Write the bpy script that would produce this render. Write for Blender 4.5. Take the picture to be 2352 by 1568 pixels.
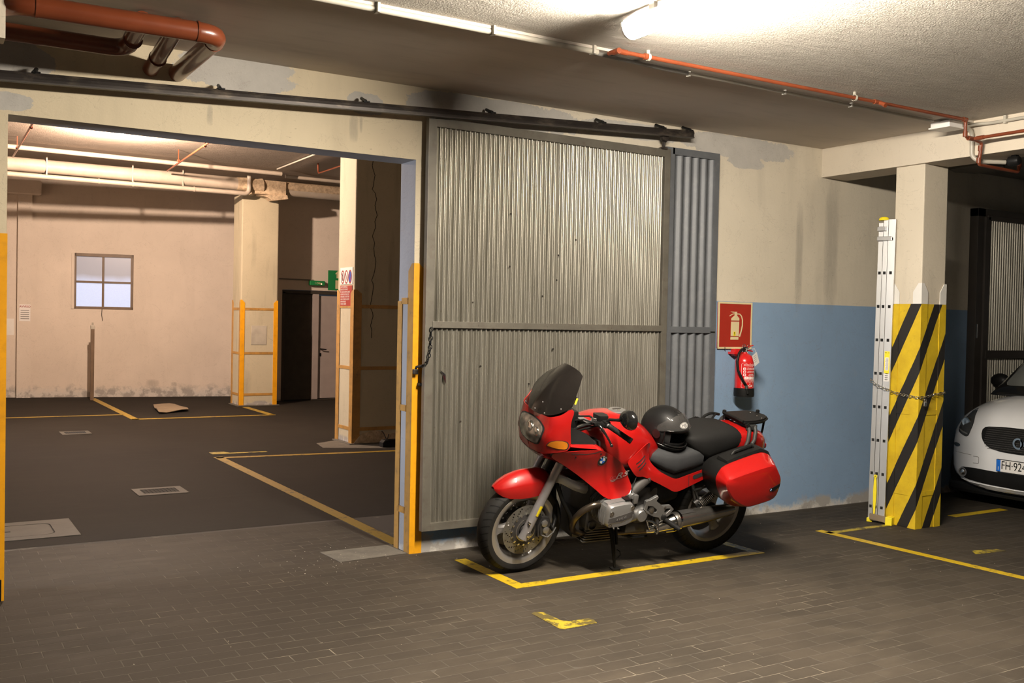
import bpy, bmesh, math, random
import numpy as np
from mathutils import Vector, Matrix, geometry
from mathutils.bvhtree import BVHTree

R = math.radians
random.seed(7)
SC = bpy.context.scene
COL = SC.collection
for _o in list(bpy.data.objects):
    bpy.data.objects.remove(_o)

# ---------------------------------------------------------------- camera
YAW, PITCH, ROLL = 1.02551954, -0.02095441, 0.02031238
_f = Vector((math.cos(YAW) * math.cos(PITCH), math.sin(YAW) * math.cos(PITCH), math.sin(PITCH)))
_r = Vector((math.sin(YAW), -math.cos(YAW), 0))
_u = _r.cross(_f)
_r2 = math.cos(ROLL) * _r + math.sin(ROLL) * _u
_u2 = -math.sin(ROLL) * _r + math.cos(ROLL) * _u
cam_d = bpy.data.cameras.new('camera')
cam_d.sensor_width = 36.0
cam_d.lens = 2287 * 36.0 / 2352
cam_d.clip_start = 0.05
cam_d.clip_end = 100
cam = bpy.data.objects.new('camera', cam_d)
cam.matrix_world = Matrix(((_r2.x, _u2.x, -_f.x, 0), (_r2.y, _u2.y, -_f.y, 0), (_r2.z, _u2.z, -_f.z, 1.6), (0, 0, 0, 1)))
COL.objects.link(cam)
SC.camera = cam

# ---------------------------------------------------------------- world, exposure, large lights
SC.view_settings.view_transform = 'Standard'
SC.view_settings.look = 'None'
SC.view_settings.gamma = 1
SC.view_settings.use_curve_mapping = False
SC.view_settings.exposure = 0.0
W = bpy.data.worlds.new('world'); SC.world = W
W.use_nodes = True
W.node_tree.nodes['Background'].inputs[0].default_value = (0.55, 0.62, 0.75, 1)
W.node_tree.nodes['Background'].inputs[1].default_value = 0.04

TUBE_L = 650.0        # radiance of the fluorescent diffusers
FAR_W = 1300.0        # watts of the warm bulkhead lamps in the rear hall
DAY_W = 42.0         # daylight through the two side doorways of the rear hall

def area(name, loc, target, sx, sy, watts, col):
    d = bpy.data.lights.new(name, 'AREA'); d.shape = 'RECTANGLE'; d.size = sx; d.size_y = sy
    d.energy = watts; d.color = col
    o = bpy.data.objects.new(name, d); o.location = loc
    o.rotation_euler = (Vector(target) - Vector(loc)).to_track_quat('-Z', 'Y').to_euler()
    COL.objects.link(o); return o
rl = area('daylight_side_door', (-2.3, 6.95, 1.35), (2.9, 6.95, 1.0), 0.9, 2.0, DAY_W, (0.84, 0.90, 1.0)); rl.data.spread = R(70)
rl = area('daylight_ramp_door', (-2.6, 13.8, 1.4), (3.0, 13.8, 0.6), 3.0, 2.2, DAY_W * 1.6, (0.80, 0.88, 1.0)); rl.data.spread = R(100)

# ---------------------------------------------------------------- materials
class NT:
    def __init__(s, name):
        s.m = bpy.data.materials.new(name); s.m.use_nodes = True
        s.t = s.m.node_tree; s.b = s.t.nodes['Principled BSDF']; s.out = s.t.nodes['Material Output']
    def n(s, typ, ins=None, **props):
        nd = s.t.nodes.new(typ)
        for k, v in props.items(): setattr(nd, k, v)
        for k, v in (ins or {}).items(): s.set(nd.inputs[k], v)
        return nd
    def set(s, sock, v):
        if isinstance(v, bpy.types.NodeSocket): s.t.links.new(v, sock)
        elif isinstance(v, (tuple, list)) and len(v) == 3 and sock.type == 'RGBA': sock.default_value = (*v, 1)
        else: sock.default_value = v
    def math(s, op, a, b=0.0, c=0.0, clamp=False):
        nd = s.n('ShaderNodeMath', {0: a, 1: b, 2: c}, operation=op); nd.use_clamp = clamp
        return nd.outputs[0]
    def mix(s, f, a, b, bt='MIX'):
        nd = s.n('ShaderNodeMix', data_type='RGBA', blend_type=bt)
        s.set(nd.inputs[0], f); s.set(nd.inputs[6], a); s.set(nd.inputs[7], b)
        return nd.outputs[2]
    def noise(s, vec, scale=5, detail=3, rough=0.5, dist=0.0):
        return s.n('ShaderNodeTexNoise', {'Vector': vec, 'Scale': scale, 'Detail': detail, 'Roughness': rough, 'Distortion': dist}).outputs[0]
    def ramp(s, f, lo, hi):
        return s.n('ShaderNodeMapRange', {0: f, 1: lo, 2: hi, 3: 0.0, 4: 1.0}).outputs[0]
    def pos(s): return s.n('ShaderNodeNewGeometry').outputs['Position']
    def obj(s): return s.n('ShaderNodeTexCoord').outputs['Object']
    def scale(s, vec, sc):
        return s.n('ShaderNodeVectorMath', {0: vec, 1: sc}, operation='MULTIPLY').outputs[0]
    def bump(s, h, strength=0.3, dist=0.01):
        nd = s.n('ShaderNodeBump', {'Height': h, 'Strength': strength, 'Distance': dist})
        s.t.links.new(nd.outputs[0], s.b.inputs['Normal'])
    def fin(s, col=None, rough=None, metal=None, coat=None, spec=None):
        for k, v in (('Base Color', col), ('Roughness', rough), ('Metallic', metal), ('Coat Weight', coat), ('Specular IOR Level', spec)):
            if v is not None: s.set(s.b.inputs[k], v)
        return s.m

def mat(name, col, rough=0.5, metal=0.0, var=0.12, vs=6.0, bump=0.0, bs=60.0, coat=0.0, spec=0.5, dirt=None, dirt_amt=0.5, stretch=(1, 1, 1)):
    t = NT(name); v = t.scale(t.obj(), stretch)
    n = t.noise(v, vs, 4)
    lo = tuple(c * (1 - var) for c in col); hi = tuple(min(1, c * (1 + var)) for c in col)
    c = t.mix(t.ramp(n, 0.3, 0.7), lo, hi)
    if dirt is not None:
        d = t.noise(v, vs * 2.7, 6, 0.65)
        c = t.mix(t.math('MULTIPLY', t.ramp(d, 0.52, 0.72), dirt_amt), c, dirt)
    if bump: t.bump(t.noise(v, bs, 3), bump, 0.004)
    return t.fin(c, rough, metal, coat, spec)

def emit(name, col, strength):
    t = NT(name); t.fin((0.8, 0.8, 0.8), 0.4)
    t.b.inputs['Emission Color'].default_value = (*col, 1); t.b.inputs['Emission Strength'].default_value = strength
    return t.m

def blobs(t, px, pz, lst, jitter, lo=.93, amt=2.6):
    """soft union of hand-placed ellipses with a ragged edge -> mask 0..1"""
    acc = None
    for (cx, cz, rx, rz) in lst:
        dx = t.math('DIVIDE', t.math('SUBTRACT', px, cx), rx); dz = t.math('DIVIDE', t.math('SUBTRACT', pz, cz), rz)
        d = t.math('ADD', t.math('POWER', t.math('ABSOLUTE', dx), 3), t.math('POWER', t.math('ABSOLUTE', dz), 3))
        acc = d if acc is None else t.math('MINIMUM', acc, d)
    return t.math('SUBTRACT', 1.0, t.ramp(t.math('ADD', acc, t.math('MULTIPLY', t.math('SUBTRACT', jitter, 0.5), amt)), lo, 1.0))

def wall_mat(name, cream, blue=None, line=1.8, xmin=None, patches=(), patch_col=(0.36, 0.33, 0.29), dirtbase=True, axis=0, stain=0.25, rough=0.7, foot=(.03, .07), marks=(), mark_col=(.2, .18, .155)):
    t = NT(name); p = t.pos(); sp = t.n('ShaderNodeSeparateXYZ', {0: p})
    px, pz = sp.outputs[axis], sp.outputs[2]
    n1 = t.noise(p, 0.9, 5, 0.6); n2 = t.noise(p, 6, 6, 0.65); n3 = t.noise(t.scale(p, (3.0, 3.0, 0.5)), 2.2, 4)
    c = t.mix(t.ramp(n1, 0.3, 0.7), tuple(x * 0.86 for x in cream), cream)
    c = t.mix(t.math('MULTIPLY', t.ramp(n3, 0.55, 0.75), stain), c, tuple(x * 0.6 for x in cream))
    if xmin is not None:
        c = t.mix(t.math('SUBTRACT', 1.0, t.ramp(px, 2.6, 4.2)), c, t.mix(1.0, c, (1.0, .95, .84), 'MULTIPLY'))
    if blue is not None:
        b = t.mix(t.ramp(n1, 0.3, 0.7), tuple(x * 0.85 for x in blue), blue)
        b = t.mix(t.math('MULTIPLY', t.ramp(n2, 0.60, 0.72), 0.18), b, (0.30, 0.33, 0.36))
        f = t.math('LESS_THAN', t.math('ADD', pz, t.math('MULTIPLY', t.math('SUBTRACT', n2, 0.5), 0.006)), line)
        if xmin is not None: f = t.math('MULTIPLY', f, t.math('GREATER_THAN', px, xmin))
        c = t.mix(f, c, b)
    if patches:
        m = blobs(t, px, pz, patches, t.noise(p, 7, 5, 0.7))
        c = t.mix(m, c, t.mix(t.ramp(n2, .3, .7), tuple(x * .85 for x in patch_col), patch_col))
    if marks:
        m = blobs(t, px, pz, marks, t.noise(t.scale(p, (3, 3, .6)), 9, 5, .7), .0, 1.4)
        c = t.mix(t.math('MULTIPLY', m, .42), c, mark_col)
    # crumbling plaster along the foot of the wall
    if dirtbase:
        low = t.math('SUBTRACT', 1.0, t.ramp(t.math('ADD', pz, t.math('MULTIPLY', t.math('SUBTRACT', n2, 0.5), 0.34)), *foot))
        c = t.mix(low, c, t.mix(t.ramp(n2, 0.45, 0.55), (0.33, 0.31, 0.285), (0.54, 0.51, 0.47)))
    # fine scuffs
    sc = t.noise(t.scale(p, (1, 1, 3)), 22, 6, 0.75)
    c = t.mix(t.math('MULTIPLY', t.ramp(sc, 0.635, 0.70), 0.5), c, (0.14, 0.12, 0.095))
    hair = t.noise(t.scale(p, (1, 1, 1)), 2.6, 7, .62, .8)
    c = t.mix(t.math('MULTIPLY', t.math('SUBTRACT', 1.0, t.ramp(t.math('ABSOLUTE', t.math('SUBTRACT', hair, .5)), .0, .004)), .28), c, (0.18, 0.15, 0.12))
    t.bump(t.noise(p, 40, 5, 0.7), 0.22, 0.008)
    return t.fin(c, rough, spec=0.3)

CREAM = (0.62, 0.555, 0.445); BLUE = (0.235, 0.345, 0.50)
M = {}
M['wall'] = wall_mat('wall_paint', CREAM, BLUE, 1.795, 3.0, [
    (0.42, 2.98, 0.26, 0.09), (1.72, 3.08, 0.36, 0.11), (2.55, 3.0, 0.12, 0.07), (3.55, 3.06, 0.72, 0.1), (4.75, 3.08, 0.5, 0.06),
    (5.85, 3.07, 0.62, 0.09), (5.95, 2.96, 0.2, 0.06), (0.45, 2.74, 0.13, 0.05)], (0.45, 0.425, 0.39), stain=0.3, foot=(.04, .10), marks=[(2.47, 2.83, .035, .10), (1.545, 2.80, .02, .07), (2.52, 2.86, .012, .06), (7.0, 2.3, .10, .6), (6.6, 2.2, .05, .5)])
M['wall_plain'] = wall_mat('wall_plain', CREAM, BLUE, 1.795, stain=0.2)
M['pillar_paint'] = wall_mat('pillar_paint', (0.62, 0.55, 0.44), None, dirtbase=False, stain=0.3)
M['beam'] = wall_mat('beam_paint', (0.60, 0.53, 0.43), None, dirtbase=False, stain=0.15)
M['far_wall'] = wall_mat('far_wall', (0.64, 0.56, 0.48), None, foot=(.10, .22), stain=0.12, marks=[(4.02, .26, .13, .08), (4.40, .24, .06, .05), (1.3, .45, .15, .35)])
M['far_pillar'] = wall_mat('far_pillar', (0.50, 0.44, 0.31), None, stain=0.55)
M['reveal'] = wall_mat('reveal', (0.36, 0.36, 0.38), None, dirtbase=True, stain=0.25)

def ceil_mat(name, col, stipple):
    t = NT(name); p = t.pos()
    n1 = t.noise(p, 0.8, 4, 0.6); n2 = t.noise(t.scale(p, (1, 5, 1)), 2.0, 5, 0.6)
    c = t.mix(t.ramp(n1, .3, .7), tuple(x * .85 for x in col), col)
    c = t.mix(t.math('MULTIPLY', t.ramp(n2, .52, .75), .3), c, tuple(x * .55 for x in col))
    if stipple:
        h = t.math('ADD', t.noise(p, 95, 3, 0.6), t.math('MULTIPLY', t.noise(t.scale(p, (2, 7, 1)), 3, 4), 1.6))
        t.bump(h, 0.5, 0.010)
    else: t.bump(t.noise(t.scale(p, (1, 6, 1)), 5, 4), 0.12, 0.006)
    return t.fin(c, 0.8, spec=0.2)
M['ceiling'] = ceil_mat('ceiling_plaster', (0.60, 0.56, 0.50), True)
M['soffit'] = ceil_mat('soffit_paint', (0.58, 0.52, 0.45), False)
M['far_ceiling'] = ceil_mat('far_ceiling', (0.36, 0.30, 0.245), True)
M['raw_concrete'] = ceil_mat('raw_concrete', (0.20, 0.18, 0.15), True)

def tile_mat():
    t = NT('floor_tile'); p = t.pos(); sp = t.n('ShaderNodeSeparateXYZ', {0: p})
    row = t.math('FLOOR', t.math('DIVIDE', t.math('SUBTRACT', sp.outputs[1], 3.147), 0.098))
    odd = t.math('ABSOLUTE', t.math('MODULO', row, 2.0))
    cx = t.math('FLOOR', t.math('DIVIDE', t.math('ADD', t.math('SUBTRACT', sp.outputs[0], 0.045), t.math('MULTIPLY', odd, 0.1)), 0.2))
    v = t.n('ShaderNodeCombineXYZ', {0: cx, 1: row})
    w = t.n('ShaderNodeTexWhiteNoise', {0: v.outputs[0]}, noise_dimensions='3D').outputs[0]
    n1 = t.noise(p, 1.1, 5, 0.6); n2 = t.noise(t.scale(p, (0.6, 2.2, 1)), 4, 6, 0.7); n3 = t.noise(p, 40, 4, 0.7)
    c = t.mix(w, (0.042, 0.0345, 0.0265), (0.053, 0.0435, 0.033))
    c = t.mix(t.math('MULTIPLY', t.ramp(n1, .40, .66), .6), c, (0.026, 0.0225, 0.018))
    c = t.mix(t.math('MULTIPLY', t.ramp(n2, .50, .74), .45), c, (0.078, 0.065, 0.049))
    c = t.mix(t.math('MULTIPLY', t.ramp(n3, .70, .78), .3), c, (0.12, 0.10, 0.07))
    left_dark = t.math('ADD', t.math('POWER', t.math('DIVIDE', t.math('SUBTRACT', sp.outputs[0], .7), 1.9), 2), t.math('POWER', t.math('DIVIDE', t.math('SUBTRACT', sp.outputs[1], 5.2), 1.2), 2))  # broad ragged ellipse where the tiles at the left are darker
    left_dark = t.math('SUBTRACT', 1.0, t.ramp(t.math('ADD', left_dark, t.math('MULTIPLY', t.math('SUBTRACT', n1, .5), 1.2)), .3, 1.2))
    c = t.mix(t.math('MULTIPLY', left_dark, .55), c, (0.016, 0.0135, 0.0105))
    t.bump(t.noise(p, 30, 5), 0.15, 0.004)
    return t.fin(c, t.math('ADD', 0.58, t.math('MULTIPLY', n2, 0.25)), spec=0.08)
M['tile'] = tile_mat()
def joint_mat():
    t = NT('floor_joint'); p = t.pos()
    n = t.noise(p, 1.6, 5, 0.65); n2 = t.noise(p, 9, 4, .6)
    f = t.ramp(t.math('ADD', t.math('MULTIPLY', n, .75), t.math('MULTIPLY', n2, .35)), .59, .70)
    return t.fin(t.mix(f, (0.046, 0.038, 0.029), (0.16, 0.135, 0.10)), 0.9)
M['joint'] = joint_mat()
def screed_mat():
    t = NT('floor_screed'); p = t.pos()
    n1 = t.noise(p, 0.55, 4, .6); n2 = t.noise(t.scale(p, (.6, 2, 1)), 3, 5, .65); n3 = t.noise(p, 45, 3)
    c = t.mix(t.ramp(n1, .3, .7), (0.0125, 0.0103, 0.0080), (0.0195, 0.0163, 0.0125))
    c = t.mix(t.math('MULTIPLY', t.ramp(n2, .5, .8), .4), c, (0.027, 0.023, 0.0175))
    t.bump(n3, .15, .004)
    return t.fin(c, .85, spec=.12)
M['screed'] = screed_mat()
def line_mat(name, col, wear):
    t = NT(name); p = t.pos()
    n = t.noise(p, 16, 7, .75); n2 = t.noise(p, 3, 3)
    f = t.math('MULTIPLY', t.ramp(t.math('ADD', n, t.math('MULTIPLY', t.math('SUBTRACT', n2, .5), .5)), .62 - wear, .70 - wear), .85)
    return t.fin(t.mix(f, col, (0.035, 0.028, 0.018)), .5)
M['line'] = line_mat('yellow_line', (0.46, 0.31, 0.008), 0.04)
M['line_worn'] = line_mat('yellow_line_worn', (0.36, 0.27, 0.018), 0.16)
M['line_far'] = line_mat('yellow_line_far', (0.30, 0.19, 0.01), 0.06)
M['yellow'] = mat('guard_yellow', (0.74, 0.33, 0.008), .38, var=.08, dirt=(0.25, .12, .02), dirt_amt=.25, bump=.05)
M['yellow_shade'] = mat('guard_yellow_shade', (0.42, 0.22, 0.05), .5, var=.15, dirt=(0.14, .08, .04), dirt_amt=.6)  # shaded copy of the guard yellow: shade on side faces put into the colour
M['steel_dark'] = mat('rail_steel', (0.036, 0.030, 0.027), .42, .55, var=.3, dirt=(0.25, .2, .15), dirt_amt=.35, stretch=(.4, 1, 1))
def galv(name, base, dark, xs=9.0):
    t = NT(name); p = t.obj()
    n = t.noise(t.scale(p, (xs, 1, .35)), 3, 4, .6); n2 = t.noise(p, 1.3, 3); n3 = t.noise(p, 24, 4, .7)
    c = t.mix(t.ramp(n, .3, .7), dark, base)
    c = t.mix(t.math('MULTIPLY', t.ramp(n2, .45, .8), .45), c, dark)
    c = t.mix(t.math('MULTIPLY', t.ramp(n3, .66, .74), .4), c, (.16, .11, .07))
    return t.fin(c, t.math('ADD', .28, t.math('MULTIPLY', n2, .2)), .7)
M['galv'] = galv('galvanised_sheet', (0.37, 0.35, 0.30), (0.20, 0.186, 0.152))
M['frame'] = mat('door_frame', (0.145, 0.133, 0.108), .5, .35, var=.15, dirt=(.10, .08, .06), dirt_amt=.6)
M['frame_dark'] = mat('door_frame_dark', (0.05, 0.042, 0.036), .5, .2)
M['shutter'] = mat('shutter_grey', (0.105, 0.112, 0.122), .5, .1, var=.08, dirt=(.2, .2, .2), dirt_amt=.3)
M['orange'] = mat('pipe_red_oxide', (0.17, 0.038, 0.013), .38, var=.15, dirt=(.18, .04, .02), dirt_amt=.4, coat=.2)
M['soil_pipe'] = mat('soil_pipe', (0.14, 0.032, 0.011), .3, var=.12, coat=.3)
M['conduit'] = mat('conduit_grey', (0.40, 0.37, 0.31), .4, var=.08)
M['conduit_dark'] = mat('conduit_dark', (0.16, 0.15, 0.135), .45)
M['pipe_far'] = mat('pipe_far', (0.42, 0.355, 0.285), .55, var=.08, dirt=(.35, .25, .15), dirt_amt=.25)
M['pipe_rough'] = mat('pipe_rough', (0.50, 0.38, 0.25), .8, var=.3, vs=14, dirt=(.2, .12, .07), dirt_amt=.7, bump=.8, bs=30)
M['white'] = mat('white_plastic', (0.75, 0.73, 0.70), .4, var=.03)
M['paper'] = mat('paper', (0.72, 0.70, 0.68), .8, var=.03)
M['black'] = mat('black_plastic', (0.008, 0.0078, 0.0075), .45, spec=.18, var=.2)
M['black_gloss'] = mat('black_gloss', (0.008, 0.008, 0.008), .12, var=.1, coat=.5)
M['rubber'] = mat('rubber', (0.010, 0.0095, 0.009), .65, spec=.15, var=.2)
M['dark'] = mat('dark_cavity', (0.006, 0.006, 0.006), .9, var=.1)
M['hazard_black'] = mat('hazard_black', (0.016, 0.014, 0.012), .5, var=.3, dirt=(.08, .06, .04), dirt_amt=.25)
M['hazard_yellow'] = mat('hazard_yellow', (0.60, 0.41, 0.012), .5, var=.12, dirt=(.26, .17, .03), dirt_amt=.35)
M['white_paint'] = mat('white_paint', (0.68, 0.66, 0.62), .6, var=.05)
M['alu'] = mat('aluminium', (0.66, 0.66, 0.66), .38, .75, var=.06, stretch=(1, 1, .2))
M['cover_alu'] = mat('cover_aluminium', (0.40, 0.40, 0.40), .35, .75, var=.06)
M['mortar'] = mat('mortar', (0.40, 0.36, 0.29), .8, var=.15)
M['alu_cast'] = mat('cast_aluminium', (0.34, 0.335, 0.33), .38, .8, var=.1)
M['chrome'] = mat('chrome', (0.70, 0.68, 0.64), .12, 1.0, var=.05)
M['steel'] = mat('brushed_steel', (0.42, 0.39, 0.35), .26, .95, var=.1)
M['fork'] = mat('fork_grey', (0.33, 0.31, 0.31), .35, .6, var=.05)
M['disc_steel'] = mat('disc_steel', (0.34, 0.32, 0.28), .36, .6, var=.1)
M['header'] = mat('exhaust_header_steel', (0.13, 0.105, 0.08), .28, .9, var=.2)
M['rim'] = mat('wheel_rim', (0.31, 0.295, 0.285), .32, .6, var=.05)
M['red'] = mat('motorbike_red', (0.30, 0.0055, 0.0045), .38, var=.03, coat=1.0, spec=.25)
M['seat'] = mat('seat_black', (0.012, 0.0118, 0.0115), .6, spec=.12, var=.1, bump=.1, bs=300)
M['seat_grey'] = mat('seat_grey', (0.036, 0.037, 0.039), .6, spec=.12, var=.08, bump=.1, bs=300)
M['amber'] = mat('amber_lens', (0.40, 0.125, 0.006), .12, var=.1, coat=.6)
M['engine'] = mat('engine_dark', (0.055, 0.052, 0.05), .45, .5, var=.25)
M['hose'] = mat('hose_grey', (0.05, 0.045, 0.042), .6)
M['white_car'] = mat('car_white', (0.70, 0.70, 0.71), .22, var=.02, coat=.8)
M['sign_red'] = mat('sign_red', (0.32, 0.020, 0.010), .45, var=.06)
M['sign_cream'] = mat('sign_cream', (0.62, 0.52, 0.30), .5, var=.05)
M['ext_red'] = mat('extinguisher_red', (0.55, 0.015, 0.015), .25, var=.03, coat=.6)
M['green'] = mat('sign_green', (0.012, 0.20, 0.055), .45, var=.08)
M['blue'] = mat('sign_blue', (0.015, 0.05, 0.36), .45, var=.05)
M['roundel_blue'] = mat('roundel_blue', (0.01, 0.13, 0.55), .3, var=.02)
M['label_yellow'] = mat('label_yellow', (0.80, 0.66, 0.02), .45, var=.05)
M['cardboard'] = mat('cardboard', (0.20, 0.15, 0.095), .8, var=.12)
M['cast_iron'] = mat('cover_stone', (0.052, 0.046, 0.035), .75, var=.18)
M['patch'] = mat('floor_patch', (0.10, 0.09, 0.072), .8, var=.25, vs=9, dirt=(.05, .043, .035), dirt_amt=.6)
M['door_brown'] = mat('far_door_brown', (0.035, 0.028, 0.02), .6, var=.2)
M['door_grey'] = mat('far_door_grey', (0.34, 0.29, 0.27), .5, var=.06)
M['window_brown'] = mat('window_frame_brown', (0.13, 0.085, 0.05), .5, var=.2)
M['decal'] = mat('decal_silver', (0.36, 0.28, 0.26), .35, .3, var=.05)
def glass(name, tint, alpha, rough=.05, coat=.6, spec=.5):
    t = NT(name)
    t.fin(tint, rough, 0, coat, spec)
    tr = t.n('ShaderNodeBsdfTransparent'); mx = t.n('ShaderNodeMixShader', {0: alpha})
    t.t.links.new(tr.outputs[0], mx.inputs[1]); t.t.links.new(t.b.outputs[0], mx.inputs[2]); t.t.links.new(mx.outputs[0], t.out.inputs[0])
    return t.m
M['screen'] = glass('smoked_screen', (0.010, 0.0085, 0.0075), .955, .16, 0.0, .3)
M['visor'] = glass('clear_visor', (0.10, 0.095, 0.09), .30)
M['lens'] = glass('headlamp_glass', (0.30, 0.30, 0.29), .16)
M['car_glass'] = glass('car_glass', (0.02, 0.024, 0.022), .72)

# ---------------------------------------------------------------- mesh helpers
def link(name, bm, m, parent=None, smooth=False, angle=None):
    me = bpy.data.meshes.new(name)
    if isinstance(bm, bmesh.types.BMesh):
        bmesh.ops.recalc_face_normals(bm, faces=bm.faces)
        bm.to_mesh(me); bm.free()
    else: me = bm
    for x in (m if isinstance(m, (list, tuple)) else [m]): me.materials.append(x)
    if smooth or angle:
        for p in me.polygons: p.use_smooth = True
        if angle: me.set_sharp_from_angle(angle=R(angle))
    o = bpy.data.objects.new(name, me); COL.objects.link(o)
    if parent is not None: o.parent = parent
    return o
def tag(o, label=None, cat=None, group=None, kind=None):
    for k, v in (('label', label), ('category', cat), ('group', group), ('kind', kind)):
        if v is not None: o[k] = v
    return o
def empty(name, loc=(0, 0, 0), label=None, cat=None, group=None, kind=None):
    o = bpy.data.objects.new(name, None); o.location = loc; COL.objects.link(o)
    return tag(o, label, cat, group, kind)
def BM(): return bmesh.new()
def box(bm, x0, x1, y0, y1, z0, z1, bev=0.0, mi=0):
    vs = [bm.verts.new((x, y, z)) for x in (x0, x1) for y in (y0, y1) for z in (z0, z1)]
    fs = [bm.faces.new([vs[i] for i in q]) for q in ((0, 1, 3, 2), (4, 6, 7, 5), (0, 4, 5, 1), (2, 3, 7, 6), (0, 2, 6, 4), (1, 5, 7, 3))]
    for f in fs: f.material_index = mi
    if bev > 0:
        es = list({e for f in fs for e in f.edges})
        r = bmesh.ops.bevel(bm, geom=es, offset=bev, segments=2, affect='EDGES', profile=.6)
        for f in r['faces']: f.material_index = mi
    return fs
def ngon_frame(d):
    d = Vector(d).normalized(); a = Vector((0, 0, 1)) if abs(d.z) < .9 else Vector((1, 0, 0))
    u = d.cross(a).normalized(); return u, d.cross(u).normalized(), d
def tube(bm, pts, r, seg=10, caps=True, mi=0, round_r=0.0, closed=False):
    pts = [Vector(p) for p in pts]
    if round_r > 0 and len(pts) > 2:
        q = [pts[0]]
        for a, b, c in zip(pts, pts[1:], pts[2:]):
            l = min(round_r, (a - b).length * .48, (c - b).length * .48)
            p0 = b + (a - b).normalized() * l; p2 = b + (c - b).normalized() * l
            for k in range(6):
                t = k / 5; q.append((1 - t) ** 2 * p0 + 2 * t * (1 - t) * b + t * t * p2)
        q.append(pts[-1]); pts = q
    rr = r if isinstance(r, (list, tuple)) else [r] * len(pts)
    if len(rr) != len(pts): rr = list(np.interp(np.linspace(0, 1, len(pts)), np.linspace(0, 1, len(rr)), rr))
    rings = []; u = None
    for i, p in enumerate(pts):
        if closed: d = pts[(i + 1) % len(pts)] - pts[i - 1]
        else: d = pts[min(i + 1, len(pts) - 1)] - pts[max(i - 1, 0)]
        d.normalize()
        if u is None: u, v, _ = ngon_frame(d)
        else:
            u = (u - d * u.dot(d)).normalized(); v = d.cross(u)
        rings.append([bm.verts.new(p + (u * math.cos(2 * math.pi * k / seg) + v * math.sin(2 * math.pi * k / seg)) * rr[i]) for k in range(seg)])
    m = len(rings)
    for i in range(m if closed else m - 1):
        a, b = rings[i], rings[(i + 1) % m]
        for k in range(seg):
            f = bm.faces.new((a[k], a[(k + 1) % seg], b[(k + 1) % seg], b[k])); f.material_index = mi
    if caps and not closed:
        for q in (rings[0][::-1], rings[-1]):
            f = bm.faces.new(q); f.material_index = mi
    return rings
def loft(bm, secs, closed=True, caps=True, mi=0):
    rings = [[bm.verts.new(p) for p in s] for s in secs]
    n = len(rings[0])
    for a, b in zip(rings, rings[1:]):
        for k in range(n if closed else n - 1):
            f = bm.faces.new((a[k], a[(k + 1) % n], b[(k + 1) % n], b[k])); f.material_index = mi
    if caps and closed:
        for q in (rings[0][::-1], rings[-1]):
            f = bm.faces.new(q); f.material_index = mi
    return rings
def lathe(bm, prof, seg=40, axis='y', loc=(0, 0, 0), mi=0, closed=False):
    """prof: (radius, along-axis) pairs"""
    loc = Vector(loc); secs = []
    for (r, h) in prof:
        ring = []
        for k in range(seg):
            a = 2 * math.pi * k / seg; c, s = math.cos(a) * r, math.sin(a) * r
            ring.append(loc + Vector({'y': (c, h, s), 'z': (c, s, h), 'x': (h, c, s)}[axis]))
        secs.append(ring)
    if closed: secs.append(secs[0])
    rings = [[bm.verts.new(p) for p in s] for s in (secs[:-1] if closed else secs)]
    if closed: rings.append(rings[0])
    for a, b in zip(rings, rings[1:]):
        for k in range(seg):
            f = bm.faces.new((a[k], a[(k + 1) % seg], b[(k + 1) % seg], b[k])); f.material_index = mi
    if not closed:
        for (r, h), q in ((prof[0], rings[0][::-1]), (prof[-1], rings[-1])):
            if r > 1e-4:
                f = bm.faces.new(q); f.material_index = mi
    return rings
def ring_sec(x, w, zb, zt, n=2.6, k=28, zm=.42, y0=0.0):
    zc = zb + (zt - zb) * zm; out = []
    for i in range(k):
        a = 2 * math.pi * i / k; c, s = math.cos(a), math.sin(a)
        y = w * math.copysign(abs(c) ** (2 / n), c); h = (zt - zc) if s >= 0 else (zc - zb)
        out.append((x, y0 + y, zc + h * math.copysign(abs(s) ** (2 / n), s)))
    return out
def prism(bm, poly, d0, d1, axis='y', bev=0.0, mi=0):
    """poly in the plane perpendicular to axis: y->(x,z), x->(y,z), z->(x,y)"""
    def P(a, b, d): return {'y': (a, d, b), 'x': (d, a, b), 'z': (a, b, d)}[axis]
    A = [bm.verts.new(P(a, b, d0)) for a, b in poly]; B = [bm.verts.new(P(a, b, d1)) for a, b in poly]
    n = len(poly); fs = [bm.faces.new(A[::-1]), bm.faces.new(B)]
    for k in range(n): fs.append(bm.faces.new((A[k], A[(k + 1) % n], B[(k + 1) % n], B[k])))
    for f in fs: f.material_index = mi
    if bev:
        es = list(fs[0].edges) + list(fs[1].edges)
        r = bmesh.ops.bevel(bm, geom=es, offset=bev, segments=2, affect='EDGES')
        for f in r['faces']: f.material_index = mi
    return fs
def mirror_y(bm):
    for v in bm.verts: v.co.y = -v.co.y
    bmesh.ops.reverse_faces(bm, faces=bm.faces); return bm
def tps(uv, h):
    uv = np.array(uv, float); n = len(uv)
    def phi(r2): return np.where(r2 > 1e-12, r2 * np.log(r2 + 1e-300), 0)
    K = phi(((uv[:, None] - uv[None]) ** 2).sum(-1)) + np.eye(n) * 1e-5
    Pm = np.c_[np.ones(n), uv]; A = np.zeros((n + 3, n + 3)); A[:n, :n] = K; A[:n, n:] = Pm; A[n:, :n] = Pm.T
    w = np.linalg.lstsq(A, np.r_[np.array(h, float), 0, 0, 0], rcond=None)[0]
    return lambda q: float(phi(((uv - np.array(q)) ** 2).sum(-1)) @ w[:n] + w[n] + w[n + 1:] @ np.array(q))
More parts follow.
